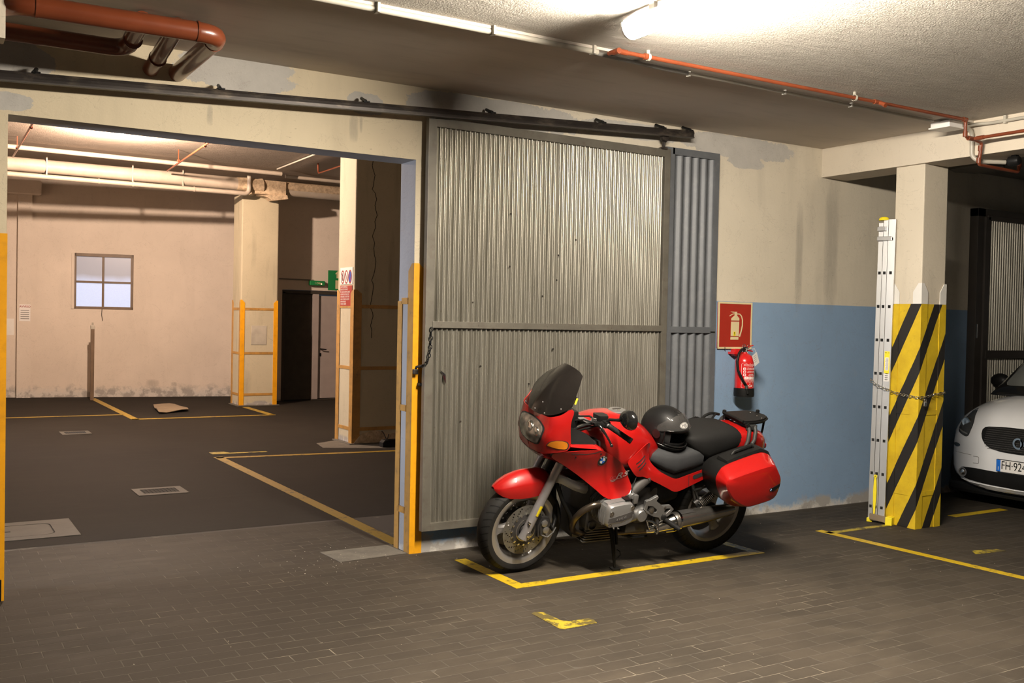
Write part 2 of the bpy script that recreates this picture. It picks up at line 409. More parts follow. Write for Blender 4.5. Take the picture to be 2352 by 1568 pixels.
def densify(poly, res, rounds=1):
    q = []
    for a, b in zip(poly, poly[1:] + poly[:1]):
        a, b = Vector(a), Vector(b); m = max(1, int((b - a).length / res))
        q += [a.lerp(b, i / m) for i in range(m)]
    for _ in range(rounds):
        q = [q[i] * .5 + (q[i - 1] + q[(i + 1) % len(q)]) * .25 for i in range(len(q))]
    return q
def grid_fill(poly2, res):
    P = [Vector((p[0], p[1])) for p in poly2]
    xs = [p.x for p in P]; ys = [p.y for p in P]
    def inside(x, y):
        c = False; j = len(P) - 1
        for i in range(len(P)):
            if (P[i].y > y) != (P[j].y > y) and x < (P[j].x - P[i].x) * (y - P[i].y) / (P[j].y - P[i].y) + P[i].x: c = not c
            j = i
        return c
    pts = list(P); x = min(xs) + res * .5
    while x < max(xs):
        y = min(ys) + res * .5
        while y < max(ys):
            if inside(x, y) and min((p - Vector((x, y))).length for p in P) > res * .55: pts.append(Vector((x, y)))
            y += res
        x += res
    n = len(P)
    vs, _, fs, _, _, _ = geometry.delaunay_2d_cdt(pts, [], [list(range(n))], 1, 1e-6)
    return vs, fs
def panel_bm(outline, interior=(), nrm=(0, 1, 0), res=.03, thick=.004, rounds=1, off=0.0, hfun=None, mirror=False):
    n = Vector(nrm).normalized(); a = Vector((0, 0, 1)); u = a.cross(n).normalized(); v = n.cross(u)
    o3 = densify([Vector(p) for p in outline], res, rounds)
    ctl = [Vector(p) for p in list(outline) + list(interior)]
    if hfun is None:
        hf = tps([(p.dot(u), p.dot(v)) for p in ctl], [p.dot(n) for p in ctl])
    else: hf = hfun
    vs, fs = grid_fill([(p.dot(u), p.dot(v)) for p in o3], res)
    bm = BM(); bv = [bm.verts.new(u * q.x + v * q.y + n * (hf((q.x, q.y)) + off)) for q in vs]
    for f in fs:
        try: bm.faces.new([bv[i] for i in f])
        except ValueError: pass
    bmesh.ops.recalc_face_normals(bm, faces=bm.faces)
    if sum((f.normal.dot(n) for f in bm.faces)) < 0: bmesh.ops.reverse_faces(bm, faces=bm.faces)
    if thick:
        g = bmesh.ops.solidify(bm, geom=list(bm.faces), thickness=thick)
    if mirror: mirror_y(bm)
    return bm, hf
def drop(obj_or_bm, n):
    """height function: shoot along -n onto an existing mesh"""
    bm = obj_or_bm
    if not isinstance(bm, bmesh.types.BMesh):
        bm = BM(); bm.from_mesh(obj_or_bm.data)
    bmesh.ops.triangulate(bm, faces=list(bm.faces))
    t = BVHTree.FromBMesh(bm); n = Vector(n).normalized(); u = Vector((0, 0, 1)).cross(n).normalized(); v = n.cross(u)
    last = [0.0]
    def h(q):
        o = u * q[0] + v * q[1] + n * 5
        r = t.ray_cast(o, -n)
        if r[0] is None:
            r = t.find_nearest(u * q[0] + v * q[1] + n * last[0])
        last[0] = r[0].dot(n); return last[0]
    return h
def curve_mesh(name, splines=None, text=None, size=1.0, ext=0.001, bev=0.0, align='CENTER', shear=0.0, space=1.0):
    """2D filled curve (even-odd holes) or text -> mesh data in its XY plane"""
    if text is not None:
        cu = bpy.data.curves.new(name, 'FONT'); cu.body = text; cu.size = size; cu.align_x = align; cu.align_y = 'CENTER'; cu.shear = shear; cu.space_character = space
    else:
        cu = bpy.data.curves.new(name, 'CURVE'); cu.dimensions = '2D'; cu.fill_mode = 'BOTH'
        for s in splines:
            sp = cu.splines.new('POLY'); sp.points.add(len(s) - 1); sp.use_cyclic_u = True
            for p, q in zip(sp.points, s): p.co = (q[0], q[1], 0, 1)
    cu.extrude = ext; cu.bevel_depth = bev; cu.resolution_u = 4
    o = bpy.data.objects.new(name, cu); COL.objects.link(o)
    dg = bpy.context.evaluated_depsgraph_get(); dg.update()
    me = bpy.data.meshes.new_from_object(o.evaluated_get(dg)); me.name = name
    bpy.data.objects.remove(o); return me
def put(me, name, m, mtx, parent=None, **kw):
    me = me.copy() if me.users else me
    me.transform(mtx); return link(name, me, m, parent, **kw)
def frame(o, n, up=(0, 0, 1)):
    n = Vector(n).normalized(); x = Vector(up).cross(n).normalized(); y = n.cross(x)
    return Matrix(((x.x, y.x, n.x, o[0]), (x.y, y.y, n.y, o[1]), (x.z, y.z, n.z, o[2]), (0, 0, 0, 1)))
def circ(r, n=32, cx=0, cy=0, rx=1.0): return [(cx + r * rx * math.cos(2 * math.pi * k / n), cy + r * math.sin(2 * math.pi * k / n)) for k in range(n)]
def rect(x0, x1, y0, y1): return [(x0, y0), (x1, y0), (x1, y1), (x0, y1)]
# ================================================================ structure
def struct(name, boxes, m, parent=None, **kw):
    bm = BM()
    for b in boxes: box(bm, *b, **kw)
    o = link(name, bm, m, parent)
    if parent is None: o['kind'] = 'structure'
    return o
YW, YB = 6.11, 6.345           # front and back face of the dividing wall
OX0, OX1, OZ = 0.455, 2.925, 2.675   # the opening in it
CZ, SZ, FZ = 3.175, 3.16, 4.12
# dividing wall: left pier, lintel, right stretch (with a slight arris)
bm = BM()
prism(bm, [(-6, -.02), (OX0, -.02), (OX0, OZ), (OX1, OZ), (OX1, -.02), (14, -.02), (14, FZ), (-6, FZ)], YW, YB, 'y', .004)
wall = link('wall_back', bm, M['wall']); wall['kind'] = 'structure'
tag(wall, 'cream dividing wall with light blue dado and a wide vehicle opening')
# reveal facing of the right jamb (grey paint) is a thin render coat
struct('jamb_render', [(OX1 - .004, OX1, YW + .004, YB - .002, 0, OZ)], M['reveal'], wall)
struct('lintel_render', [(OX0, OX1, YW + .004, YB - .002, OZ - .004, OZ)], M['reveal'], wall)
struct('wall_left', [(-6.2, -6, -6, YB, -.02, 3.4)], M['wall_plain'])
struct('wall_front', [(-6.2, 14.2, -6.2, -6, -.02, 3.4)], M['wall_plain'])
struct('wall_right', [(14, 14.2, -6, YB, -.02, 3.4)], M['wall_plain'])
# ceiling: stippled plaster field, lower painted band along the wall
ceil = struct('ceiling', [(-6, 6.86, -6, 4.66, CZ, CZ + .2), (7.17, 14, -6, 4.66, CZ, CZ + .2)], M['ceiling'])
tag(ceil, 'stippled pale plaster ceiling lit by a fluorescent lamp')
struct('ceiling_2', [(-6, 6.86, 4.66, YW, SZ, SZ + .2)], M['soffit'])
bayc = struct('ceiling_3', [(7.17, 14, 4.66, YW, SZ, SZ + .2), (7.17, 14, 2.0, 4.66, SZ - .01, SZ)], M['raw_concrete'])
# loose, broken concrete of the bay ceiling
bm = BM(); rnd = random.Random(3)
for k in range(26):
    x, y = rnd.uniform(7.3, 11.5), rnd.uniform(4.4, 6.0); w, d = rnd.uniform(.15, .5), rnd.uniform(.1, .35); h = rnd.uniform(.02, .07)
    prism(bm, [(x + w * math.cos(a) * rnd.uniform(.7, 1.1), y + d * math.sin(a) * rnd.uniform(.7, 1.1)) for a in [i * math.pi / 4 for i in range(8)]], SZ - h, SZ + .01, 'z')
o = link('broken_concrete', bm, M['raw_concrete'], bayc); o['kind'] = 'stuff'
# beam over the striped pillar, running towards the viewer
bm = BM(); box(bm, 6.85, 7.18, -6, YW, 2.91, SZ, .003)
box(bm, 6.86, 7.17, -6, 4.66, SZ - .01, CZ)
beam = link('beam', bm, M['beam'])
tag(beam, 'cream concrete ceiling beam running over the striped pillar', 'beam', kind='thing')

# ---------------------------------------------------------------- rear hall
def farY(x): return 20.2 - .2 * (x - 2.5)
def far_prism(name, x0, x1, z0, z1, m, d=.25, parent=None, off=0.0):
    bm = BM(); pts = [(x0, farY(x0) - off), (x1, farY(x1) - off), (x1, farY(x1) + d), (x0, farY(x0) + d)]
    prism(bm, pts, z0, z1, 'z'); return link(name, bm, m, parent)
fw = empty('wall_far'); fw['kind'] = 'structure'
tag(fw, 'pinkish cream end wall of the rear hall with crumbling plaster at its foot')
WX0, WX1, WZ0, WZ1 = 2.62, 3.66, 1.655, 2.70
far_prism('wall_surface', -6, WX0, -.02, FZ, M['far_wall'], parent=fw); far_prism('wall_surface', WX1, 6.2, -.02, FZ, M['far_wall'], parent=fw)
far_prism('wall_surface', WX0, WX1, -.02, WZ0, M['far_wall'], parent=fw); far_prism('wall_surface', WX0, WX1, WZ1, FZ, M['far_wall'], parent=fw)
far_prism('pilaster', 1.70, 1.93, 0, 3.72, M['far_wall'], parent=fw, off=.09)
far_prism('pilaster_haunch', 1.2, 2.05, 3.72, FZ, M['far_wall'], parent=fw, off=.35)
far_prism('paint_patch', 1.36, 1.66, 1.15, 1.45, M['white_paint'], parent=fw, off=.004)
struct('wall_far_recess', [(5.9, 14, 18.3, 18.5, 2.1, FZ), (5.9, 6.02, 18.3, 18.5, 0, 2.1), (7.9, 14, 18.3, 18.5, 0, 2.1), (5.9, 6.05, 18.5, 20.0, 0, FZ)], M['far_wall'])
struct('wall_far_left', [(-1.2, -1.0, YB, 6.45, 0, FZ), (-1.2, -1.0, 7.45, 12.2, 0, FZ), (-1.2, -1.0, 15.4, 20.9, 0, FZ), (-1.2, -1.0, 6.45, 7.45, 2.5, FZ), (-1.2, -1.0, 12.2, 15.4, 2.6, FZ)], M['far_wall'])
struct('wall_far_right', [(13.8, 14, YB, 18.3, 0, FZ)], M['far_wall'])
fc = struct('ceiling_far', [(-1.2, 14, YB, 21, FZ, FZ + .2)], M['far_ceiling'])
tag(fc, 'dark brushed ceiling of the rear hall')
# window_1: brown steel casement with four frosted panes
win = empty('window_1'); win['kind'] = 'structure'
tag(win, 'small brown steel window with four frosted panes in the far wall')
ang = math.atan(-.2)
def wbox(name, x0, x1, z0, z1, y0, y1, m):
    bm = BM(); box(bm, 0, (x1 - x0) / math.cos(ang), y0, y1, z0, z1, .004)
    o = link(name, bm, m, win); o.location = (x0, farY(x0), 0); o.rotation_euler = (0, 0, ang); return o
wbox('reveal', WX0 - .02, WX0 + .03, WZ0, WZ1, -.02, .1, M['far_wall'])
for (a, b, c, d) in ((WX0, WX0 + .06, WZ0, WZ1), (WX1 - .05, WX1, WZ0, WZ1), (WX0, WX1, WZ1 - .06, WZ1), (WX0, WX1, WZ0, WZ0 + .05)):
    wbox('window_frame', a, b, c, d, .0, .06, M['window_brown'])
wbox('glazing_bar', 3.115, 3.155, WZ0, WZ1, .01, .05, M['window_brown']); wbox('glazing_bar', WX0, WX1, 2.145, 2.185, .01, .05, M['window_brown'])
t = NT('frosted_pane'); p = t.pos(); sp = t.n('ShaderNodeSeparateXYZ', {0: p})
f = t.ramp(t.math('ADD', sp.outputs[2], t.math('MULTIPLY', t.noise(p, 3, 3), .1)), 2.16, 2.36)
c = t.mix(f, (.56, .66, .92), (.17, .17, .20))
c = t.mix(t.math('MULTIPLY', t.noise(p, 60, 2), .3), c, (.2, .2, .24))
t.set(t.b.inputs['Emission Color'], c); t.b.inputs['Emission Strength'].default_value = 1.0
M['pane'] = t.fin((.2, .2, .22), .35)
for a in (2.66, 3.145):
    for c_ in (1.69, 2.175):
        wbox('pane', a, a + .475, c_, c_ + .48, .03, .036, M['pane'])
bm = BM(); tube(bm, [(3.12, farY(3.12) - .01, 1.66), (3.115, farY(3.12) - .015, 1.55), (3.13, farY(3.12) - .015, 1.44)], .006, 6); link('pull_cord', bm, M['door_brown'], win)

# far double door
d1 = empty('door_2'); d1['kind'] = 'structure'; tag(d1, 'dark brown door leaf next to a grey door under the green exit lamp')
def dpart(name, b, m, bev=.004):
    bm = BM(); box(bm, *b, bev); return link(name, bm, m, d1)
dpart('frame_post', (6.02, 6.08, 18.28, 18.42, 0, 2.06), M['door_brown']); dpart('frame_head', (6.02, 7.9, 18.28, 18.42, 2.03, 2.09), M['door_brown'])
dpart('door_leaf', (6.08, 6.62, 18.33, 18.38, .01, 2.03), M['door_brown']); dpart('frame_post', (6.62, 6.735, 18.27, 18.42, 0, 2.03), M['door_grey'])
lf = dpart('door_leaf', (6.745, 7.7, 18.33, 18.38, .03, 2.0), M['door_grey']); dpart('threshold', (6.6, 7.7, 18.26, 18.40, 0, .02), M['door_brown'])
bm = BM(); tube(bm, [(6.80, 18.33, .98), (6.80, 18.27, .98), (6.90, 18.27, .97)], .011, 8); box(bm, 6.785, 6.815, 18.322, 18.33, .84, .9)
h = link('door_handle', bm, M['black'], lf)

# ---------------------------------------------------------------- floor
bm = BM()
box(bm, -6.2, 14.2, -6.2, YW + 1.305, -.2, -.0005)
floor = link('floor', bm, M['joint']); floor['kind'] = 'structure'
tag(floor, 'dark brown clay tile floor with dusty joints and worn yellow bay lines')
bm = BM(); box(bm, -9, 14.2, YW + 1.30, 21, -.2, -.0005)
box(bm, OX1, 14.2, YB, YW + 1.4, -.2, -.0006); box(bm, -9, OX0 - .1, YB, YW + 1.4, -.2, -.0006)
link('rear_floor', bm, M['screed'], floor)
TP, TL, JG = .098, .2, .0030
cells = []
for row in range(int((-1 - 3.147) / TP), int((YW + 1.30 - 3.147) / TP) + 1):
    y0 = 3.147 + row * TP; y1 = y0 + TP
    if y1 > YW + 1.31: continue
    behind = y1 > YW - .001
    sh = .045 - (.1 if row % 2 else 0)
    for c_ in range(-12, 50):
        x0 = sh + c_ * TL; x1 = x0 + TL
        a, b = x0, x1
        if behind:
            a, b = max(x0, OX0), min(x1, OX1)
            if b - a < .03: continue
        if b < -1.2 or a > 9.6: continue
        cells.append((a, b, y0, y1))
def proj(p):
    d = Vector(p) - cam.location; z = d.dot(_f); return 1176 + 2287 * d.dot(_r2) / z, 784 - 2287 * d.dot(_u2) / z, z
sc_ = []
for c_ in cells:
    m = ((c_[0] + c_[1]) / 2, (c_[2] + c_[3]) / 2, 0); d = (Vector(m) - cam.location).dot(_f)
    if d < .5: sc_.append(99); continue
    x, y, z = proj(m); sc_.append(z if -40 < x < 2400 and y < 1590 else 60 + z)
order = sorted(range(len(cells)), key=lambda i: sc_[i])
single = set(i for i in order[:300] if cells[i][1] - cells[i][0] > .199)
def tile_bm(bm, x0, x1, y0, y1, dz, c=.0022):
    g = JG / 2; b = [(x0 + g, y0 + g), (x1 - g, y0 + g), (x1 - g, y1 - g), (x0 + g, y1 - g)]; t_ = [(x0 + g + c, y0 + g + c), (x1 - g - c, y0 + g + c), (x1 - g - c, y1 - g - c), (x0 + g + c, y1 - g - c)]
    A = [bm.verts.new((*p, -.008)) for p in b]; B = [bm.verts.new((*p, dz - .0005)) for p in b]; Cc = [bm.verts.new((*p, dz)) for p in t_]
    bm.faces.new(Cc)
    for L, U in ((A, B), (B, Cc)):
        for k in range(4): bm.faces.new((L[k], L[(k + 1) % 4], U[(k + 1) % 4], U[k]))
rnd = random.Random(11)
bm = BM(); tile_bm(bm, -TL / 2, TL / 2, -TP / 2, TP / 2, 0.0)
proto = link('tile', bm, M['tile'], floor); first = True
bm = BM()
for i in range(len(cells)):
    a, b, y0, y1 = cells[i]; dz = rnd.uniform(-.0003, .0)
    if i in single:
        o = proto if first else proto.copy()
        if not first: COL.objects.link(o)
        first = False; o.parent = floor; o.location = ((a + b) / 2, (y0 + y1) / 2, dz)
        o.rotation_euler = (rnd.uniform(-.003, .003), rnd.uniform(-.002, .002), 0)
    else: tile_bm(bm, a, b, y0, y1, dz)
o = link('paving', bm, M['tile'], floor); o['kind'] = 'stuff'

LZ = .0012
def fpoly(name, pts, m, label=None, z=LZ):
    bm = BM(); prism(bm, pts, z - .0012, z + .0008, 'z'); o = link(name, bm, m, floor)
    if label: o['label'] = label
    return o
def fline(name, a, b, w, m, label=None, z=LZ):
    a, b = Vector(a), Vector(b); d = (b - a).normalized(); n = Vector((-d.y, d.x)) * w / 2
    return fpoly(name, [tuple(a - n), tuple(b - n), tuple(b + n), tuple(a + n)], m, label, z)
# bay of the motorbike
fline('bay_line', (3.16, 5.82), (3.16, 5.03), .085, M['line'], 'yellow line at the front wheel end of the motorbike bay')
fline('bay_line', (3.12, 5.07), (5.17, 5.075), .085, M['line'], 'yellow line along the side of the motorbike bay', LZ + .0004)
fline('bay_line', (5.13, 5.035), (5.13, 6.05), .08, M['line_worn'], 'worn yellow line behind the motorbike')
# next bay to the right
fline('bay_line', (6.13, 5.40), (6.20, 3.60), .075, M['line'], 'long yellow line to the right of the motorbike'); fline('bay_line', (6.21, 3.58), (6.25, 2.0), .075, M['line'])
fline('bay_line', (6.12, 5.30), (6.85, 5.30), .06, M['line_worn'])
fline('bay_line', (7.66, 5.30), (8.4, 5.30), .08, M['line'], 'yellow line under the front of the white car')
fpoly('bay_dash', [(6.53, 4.32), (6.83, 4.28), (6.82, 4.35), (6.60, 4.40)], M['line_worn'], 'short yellow dash of paint')
# rear hall bays
fline('bay_line', (2.985, 11.25), (2.985, 6.42), .10, M['line_far'], 'diagonal looking yellow line running back from the door jamb'); fline('bay_line', (2.95, 11.18), (5.4, 10.93), .10, M['line_far'])
fpoly('floor_mark', [(2.99, 11.48), (3.62, 11.44), (3.62, 11.52), (3.20, 11.54), (3.16, 11.66), (2.99, 11.66)], M['line_worn'])
fline('bay_line', (2.93, 19.8), (2.93, 15.68), .11, M['line_far']); fline('bay_line', (2.88, 15.73), (5.08, 15.72), .11, M['line_far']); fline('bay_line', (5.03, 15.7), (5.03, 17.2), .11, M['line_far']); fline('bay_line', (.2, 16.55), (2.9, 16.5), .09, M['line_far'])
# number painted in front of the bay: a worn L-shaped "1"
pts = [(2.925, 4.56), (2.955, 4.575), (2.995, 4.55), (3.0, 4.38), (3.03, 4.345), (3.15, 4.345), (3.165, 4.31), (3.145, 4.255), (2.935, 4.245), (2.912, 4.27)]
fpoly('painted_mark', pts, M['line_worn'], 'worn yellow L-shaped paint mark on the tiles')
# concrete repairs
fpoly('floor_patch', [(2.40, 6.42), (2.93, 6.42), (2.93, 6.13), (2.42, 6.10)], M['patch'], 'grey mortar patch in the floor by the door jamb', LZ + .0006)
fpoly('floor_patch', [(4.34, 11.55), (4.42, 12.0), (4.76, 12.2), (5.6, 11.7), (5.5, 11.1), (5.0, 11.25)], M['patch'])
bm = BM(); rr_ = random.Random(5)
for k in range(70):
    x, y = rr_.gauss(2.45, .28), rr_.gauss(6.15, .2)
    if y > 6.08 and x > 2.9: continue
    s = rr_.uniform(.001, .0035); prism(bm, [(x + s * math.cos(a) * rr_.uniform(.6, 1.2), y + s * math.sin(a)) for a in (0, 1.5, 3, 4.6)], .0, .003, 'z')
for k in range(60):
    x, y = rr_.uniform(.6, 7), rr_.uniform(3.3, 5.9); s = rr_.uniform(.001, .0035)
    prism(bm, [(x + s * math.cos(a) * rr_.uniform(.6, 1.2), y + s * math.sin(a)) for a in (0, 1.5, 3, 4.6)], .0, .002, 'z')
o = link('grit', bm, M['mortar'], floor); o['kind'] = 'stuff'

# drains and cover
def drain(x0, x1, y0, y1, label):
    t_ = empty('floor_drain', ((x0 + x1) / 2, (y0 + y1) / 2, 0), label, 'drain'); w, d = (x1 - x0) / 2, (y1 - y0) / 2
    me = curve_mesh('surround', [rect(-w, w, -d, d), rect(-w * .72, w * .70, -d * .55, d * .60)], ext=.004); link('surround', me, M['cast_iron'], t_)
    bm = BM(); box(bm, -w * .72, w * .70, -d * .55, d * .60, -.001, .0005); link('pit', bm, M['dark'], t_)
    for k in range(9):
        bm = BM(); x = -w * .6 + w * 1.2 * k / 8; box(bm, x - .009, x + .009, -d * .52, d * .57, .0005, .003); link('grate_bar', bm, M['dark'], t_)
drain(1.735, 2.165, 9.09, 9.47, 'nearer dark grated floor drain with a pale surround')
drain(1.72, 2.08, 14.02, 14.40, 'farther grated floor drain with a pale surround')
mh = empty('floor_hatch', (.62, 8.0, 0), 'pale square manhole cover with rounded inner lid at left', 'hatch')
def rrect(x0, x1, y0, y1, r):
    o = []
    for cx, cy, a0 in ((x1 - r, y1 - r, 0), (x0 + r, y1 - r, 90), (x0 + r, y0 + r, 180), (x1 - r, y0 + r, 270)):
        o += [(cx + r * math.cos(R(a0 + 15 * k)), cy + r * math.sin(R(a0 + 15 * k))) for k in range(7)]
    return o
link('surround', curve_mesh('surround', [rect(-.46, .45, -.33, .32), rrect(-.33, .30, -.22, .20, .07)], ext=.004), M['cast_iron'], mh)
link('lid', curve_mesh('lid', [rrect(-.32, .29, -.21, .19, .065)], ext=.003), M['cast_iron'], mh)
bm = BM(); box(bm, -.35, .32, -.24, .22, -.002, .0012); link('gap', bm, M['dark'], mh)
bm = BM(); box(bm, -.06, .02, -.03, -.005, .003, .004); link('lifting_slot', bm, M['dark'], mh)
# ================================================================ pillars and corner guards
def guard(parent, x, y, sx, sy, z1, w, m_a, m_b, t=.006, z0=0.0, cham=.05):
    """steel angle round a corner at (x, y); legs run towards +sx*X and +sy*Y; sloped top"""
    bm = BM()
    def leg(p, mi):
        A = [bm.verts.new(q) for q in p[0]]; B = [bm.verts.new(q) for q in p[1]]; n = len(A)
        fs = [bm.faces.new(A), bm.faces.new(B[::-1])] + [bm.faces.new((A[k], A[(k + 1) % n], B[(k + 1) % n], B[k])) for k in range(n)]
        for f in fs: f.material_index = mi
    ox, oy = x - sx * t, y - sy * t
    # leg along X (faces -sy Y)
    p = [(ox, z0), (x + sx * w, z0), (x + sx * w, z1 - cham), (x + sx * w * .35, z1), (ox, z1)]
    leg([[(a, oy, z) for a, z in p], [(a, y, z) for a, z in p]], 0)
    p = [(y, z0), (y + sy * w, z0), (y + sy * w, z1 - cham), (y + sy * w * .35, z1), (y, z1)]
    leg([[(ox, b, z) for b, z in p], [(x, b, z) for b, z in p]], 1)
    return link('corner_guard', bm, [m_a, m_b], parent)
def bar(parent, x0, x1, y0, y1, z, m, h=.022):
    bm = BM(); box(bm, min(x0, x1), max(x0, x1), min(y0, y1), max(y0, y1), z - h, z + h, .002); return link('guard_bar', bm, m, parent)

# right jamb of the opening
j = empty('jamb_armour', (OX1, YW, 0), 'bright yellow steel corner guard on the jamb beside the sliding door', 'corner guard')
j.location = (0, 0, 0)
guard(j, OX1, YW, 1, 1, 1.975, .085, M['yellow'], M['yellow_shade'])
bm = BM(); box(bm, OX1 - .012, OX1 - .004, YB - .07, YB, 0, 1.72, .002); link('guard_strip', bm, M['yellow_shade'], j)
for z in (1.72, .985, .285): bar(j, OX1 - .012, OX1 - .004, YW + .08, YB - .06, z, M['yellow_shade'])
bm = BM(); tube(bm, [(2.965, YW - .005, 1.155), (2.965, YW - .045, 1.155)], .012, 8); box(bm, 2.95, 3.01, YW - .05, YW - .03, 1.148, 1.162, .003); link('latch_pin', bm, M['black'], j)
# left jamb (cut by the frame)
j2 = empty('jamb_armour_left', (0, 0, 0), 'yellow corner guard on the left jamb of the opening', 'corner guard')
guard(j2, OX0, YW, -1, 1, 2.02, .085, M['yellow'], M['yellow_shade']); j2.name = 'jamb_armour'
bm = BM(); box(bm, .36, .447, YW - .02, YW - .006, 0, .12, .003); link('foot_plate', bm, M['black'], j2)

def pillar(name, x0, x1, y0, y1, zt, gtop, bars, m, label, gw=.07):
    p = empty(name, (0, 0, 0), label, 'pillar', kind='thing')
    bm = BM(); box(bm, x0, x1, y0, y1, 0, zt, .02); link('shaft', bm, m, p)
    bm = BM(); box(bm, x0 - .05, x1 + .05, y0 - .05, y1, -.01, .012, .004); link('plinth', bm, M['patch'], p)
    for (x, sx) in ((x0, 1), (x1, -1)):
        for (y, sy) in ((y0, 1), (y1, -1)):
            if name == 'wide_pillar' and sx == -1: continue
            guard(p, x, y, sx, sy, gtop, gw, M['yellow_shade'] if name == 'wide_pillar' else M['yellow'], M['yellow_shade'], .008)
    for z in bars:
        bar(p, x0 + gw, x1 - gw if name != 'wide_pillar' else x1, y0 - .006, y0, z, M['yellow_shade']); bar(p, x0 - .006, x0, y0 + gw, y1 - gw, z, M['yellow_shade'])
    return p
pA = pillar('square_pillar', 4.99, 5.65, 17.43, 17.95, 3.72, 1.87, (1.71, .93, .2), M['far_pillar'], 'rough stained square pillar with four yellow corner guards in the rear hall')
bm = BM(); box(bm, 5.18, 5.46, 17.424, 17.43, 1.08, 1.42, .002); link('plaster_patch', bm, M['mortar'], pA)
pB = pillar('wide_pillar', 4.79, 6.3, 11.74, 12.30, FZ - .002, 1.95, (1.74, .96, .19), M['far_pillar'], 'wide cracked pillar carrying prohibition signs in the rear hall', .10)
# the crack down the wide pillar: a recessed line of thin dark slivers
bm = BM(); rnd = random.Random(4); x, z = 5.03, FZ - .5; pts = [(x, z)]
while z > 1.35:
    z -= rnd.uniform(.03, .09); x += rnd.uniform(-.032, .032) + (5.06 - x) * .25; pts.append((x, z))
for (a, b), (c, d) in zip(pts, pts[1:]):
    w = .0035; prism(bm, [(a - w, b), (a + w, b), (c + w, d), (c - w, d)], 11.737, 11.75, 'y')
link('crack', bm, M['dark'], pB)
bm = BM(); prism(bm, [(4.80, .0), (5.9, .0), (5.9, .12), (5.6, .16), (5.3, .11), (5.1, .17), (4.9, .12)], 11.72, 11.76, 'y'); link('crumbled_foot', bm, M['pipe_rough'], pB)

# striped pillar
X0, X1, Y0, Y1 = 6.885, 7.18, 5.09, 5.36
sp_ = empty('striped_pillar', (0, 0, 0), 'concrete pillar with yellow and black hazard stripes beside the ladder', 'pillar', kind='thing')
bm = BM(); box(bm, X0, X1, Y0, Y1, 0, 2.93, .008); link('shaft', bm, M['pillar_paint'], sp_)
def stripe_mat():
    t = NT('hazard_stripes'); p = t.pos(); s = t.n('ShaderNodeSeparateXYZ', {0: p})
    # distance unrolled round the pillar: along -Y on the left face, then along +X on the front face
    d = t.math('SUBTRACT', s.outputs[0], s.outputs[1])
    n = t.noise(p, 8, 4, .6); n2 = t.noise(p, 30, 5, .7)
    v = t.math('DIVIDE', t.math('SUBTRACT', t.math('ADD', s.outputs[2], t.math('MULTIPLY', n, .02)), t.math('ADD', t.math('MULTIPLY', d, 2.1), 4.5725)), .545)
    f = t.math('LESS_THAN', t.math('FRACT', v), .38)
    ye = t.mix(t.ramp(n, .3, .7), (.50, .33, .012), (.66, .46, .015)); ye = t.mix(t.math('MULTIPLY', t.ramp(n2, .62, .72), .5), ye, (.25, .17, .03))
    bl = t.mix(t.math('MULTIPLY', t.ramp(n2, .62, .72), .5), (.016, .014, .012), (.09, .07, .045))
    return t.fin(t.mix(f, ye, bl), .5)
M['stripes'] = stripe_mat()
bm = BM(); e = .004; box(bm, X0 - e, X1 + e, Y0 - e, Y1 + e, .0, 1.80, .004); link('striped_cladding', bm, M['stripes'], sp_)
for (x, sx) in ((X0 - e, 1), (X1 + e, -1)):
    for (y, sy) in ((Y0 - e, 1), (Y1 + e, -1)):
        guard(sp_, x, y, sx, sy, 1.965, .075, M['white_paint'], M['white_paint'], .005, z0=1.80, cham=.07)
        guard(sp_, x, y, sx, sy, 1.80, .075, M['stripes'], M['stripes'], .005, cham=.0)
for z in (.28, .93):
    bm = BM(); box(bm, X0 + .07, X1 - .07, Y0 - e - .004, Y0 - e, z - .02, z + .02, .001); link('guard_bar', bm, M['stripes'], sp_)
    bm = BM(); box(bm, X0 - e - .004, X0 - e, Y0 + .07, Y1 - .07, z - .02, z + .02, .001); link('guard_bar', bm, M['stripes'], sp_)

# ================================================================ sliding fire door and rail
def corr(x0, x1, z0, z1, y, pitch, amp, seg=8, ph=0.0):
    bm = BM(); n = int(round((x1 - x0) / pitch * seg)); prev = None
    for i in range(n + 1):
        x = x0 + (x1 - x0) * i / n; yy = y - amp * math.cos(2 * math.pi * (x - x0) / pitch + ph)
        a, b = bm.verts.new((x, yy, z0)), bm.verts.new((x, yy, z1))
        if prev: bm.faces.new((prev[0], a, b, prev[1]))
        prev = (a, b)
    return bm
door = empty('door_1', (0, 0, 0)); door['kind'] = 'structure'
tag(door, 'big sliding fire door of galvanised corrugated sheet in a dull steel frame')
DX0, DX1, DZ0, DZ1, DY = 2.965, 5.055, .165, 2.945, 6.01
def dbox(name, b, m, bev=.003):
    bm = BM(); box(bm, *b, bev); return link(name, bm, m, door)
dbox('stile', (DX0, DX0 + .062, DY, DY + .045, DZ0, DZ1), M['frame']); dbox('stile', (DX1 - .055, DX1, DY, DY + .045, DZ0, DZ1 + .01), M['frame'])
dbox('top_rail', (DX0 + .06, DX1 - .05, DY - .001, DY + .045, DZ1 - .055, DZ1 + .005), M['frame']); dbox('bottom_rail', (DX0 + .06, DX1 - .05, DY - .001, DY + .045, DZ0, DZ0 + .055), M['frame'])
mr = dbox('middle_rail', (DX0 + .05, DX1 - .05, DY - .006, DY + .04, 1.54, 1.585), M['frame'])
bm = BM()
for k in range(14): lathe(bm, [(.006, -.008), (.006, -.005)], 8, 'y', (DX0 + .12 + k * .143, DY, 1.562))
link('rivets', bm, M['frame'], door)
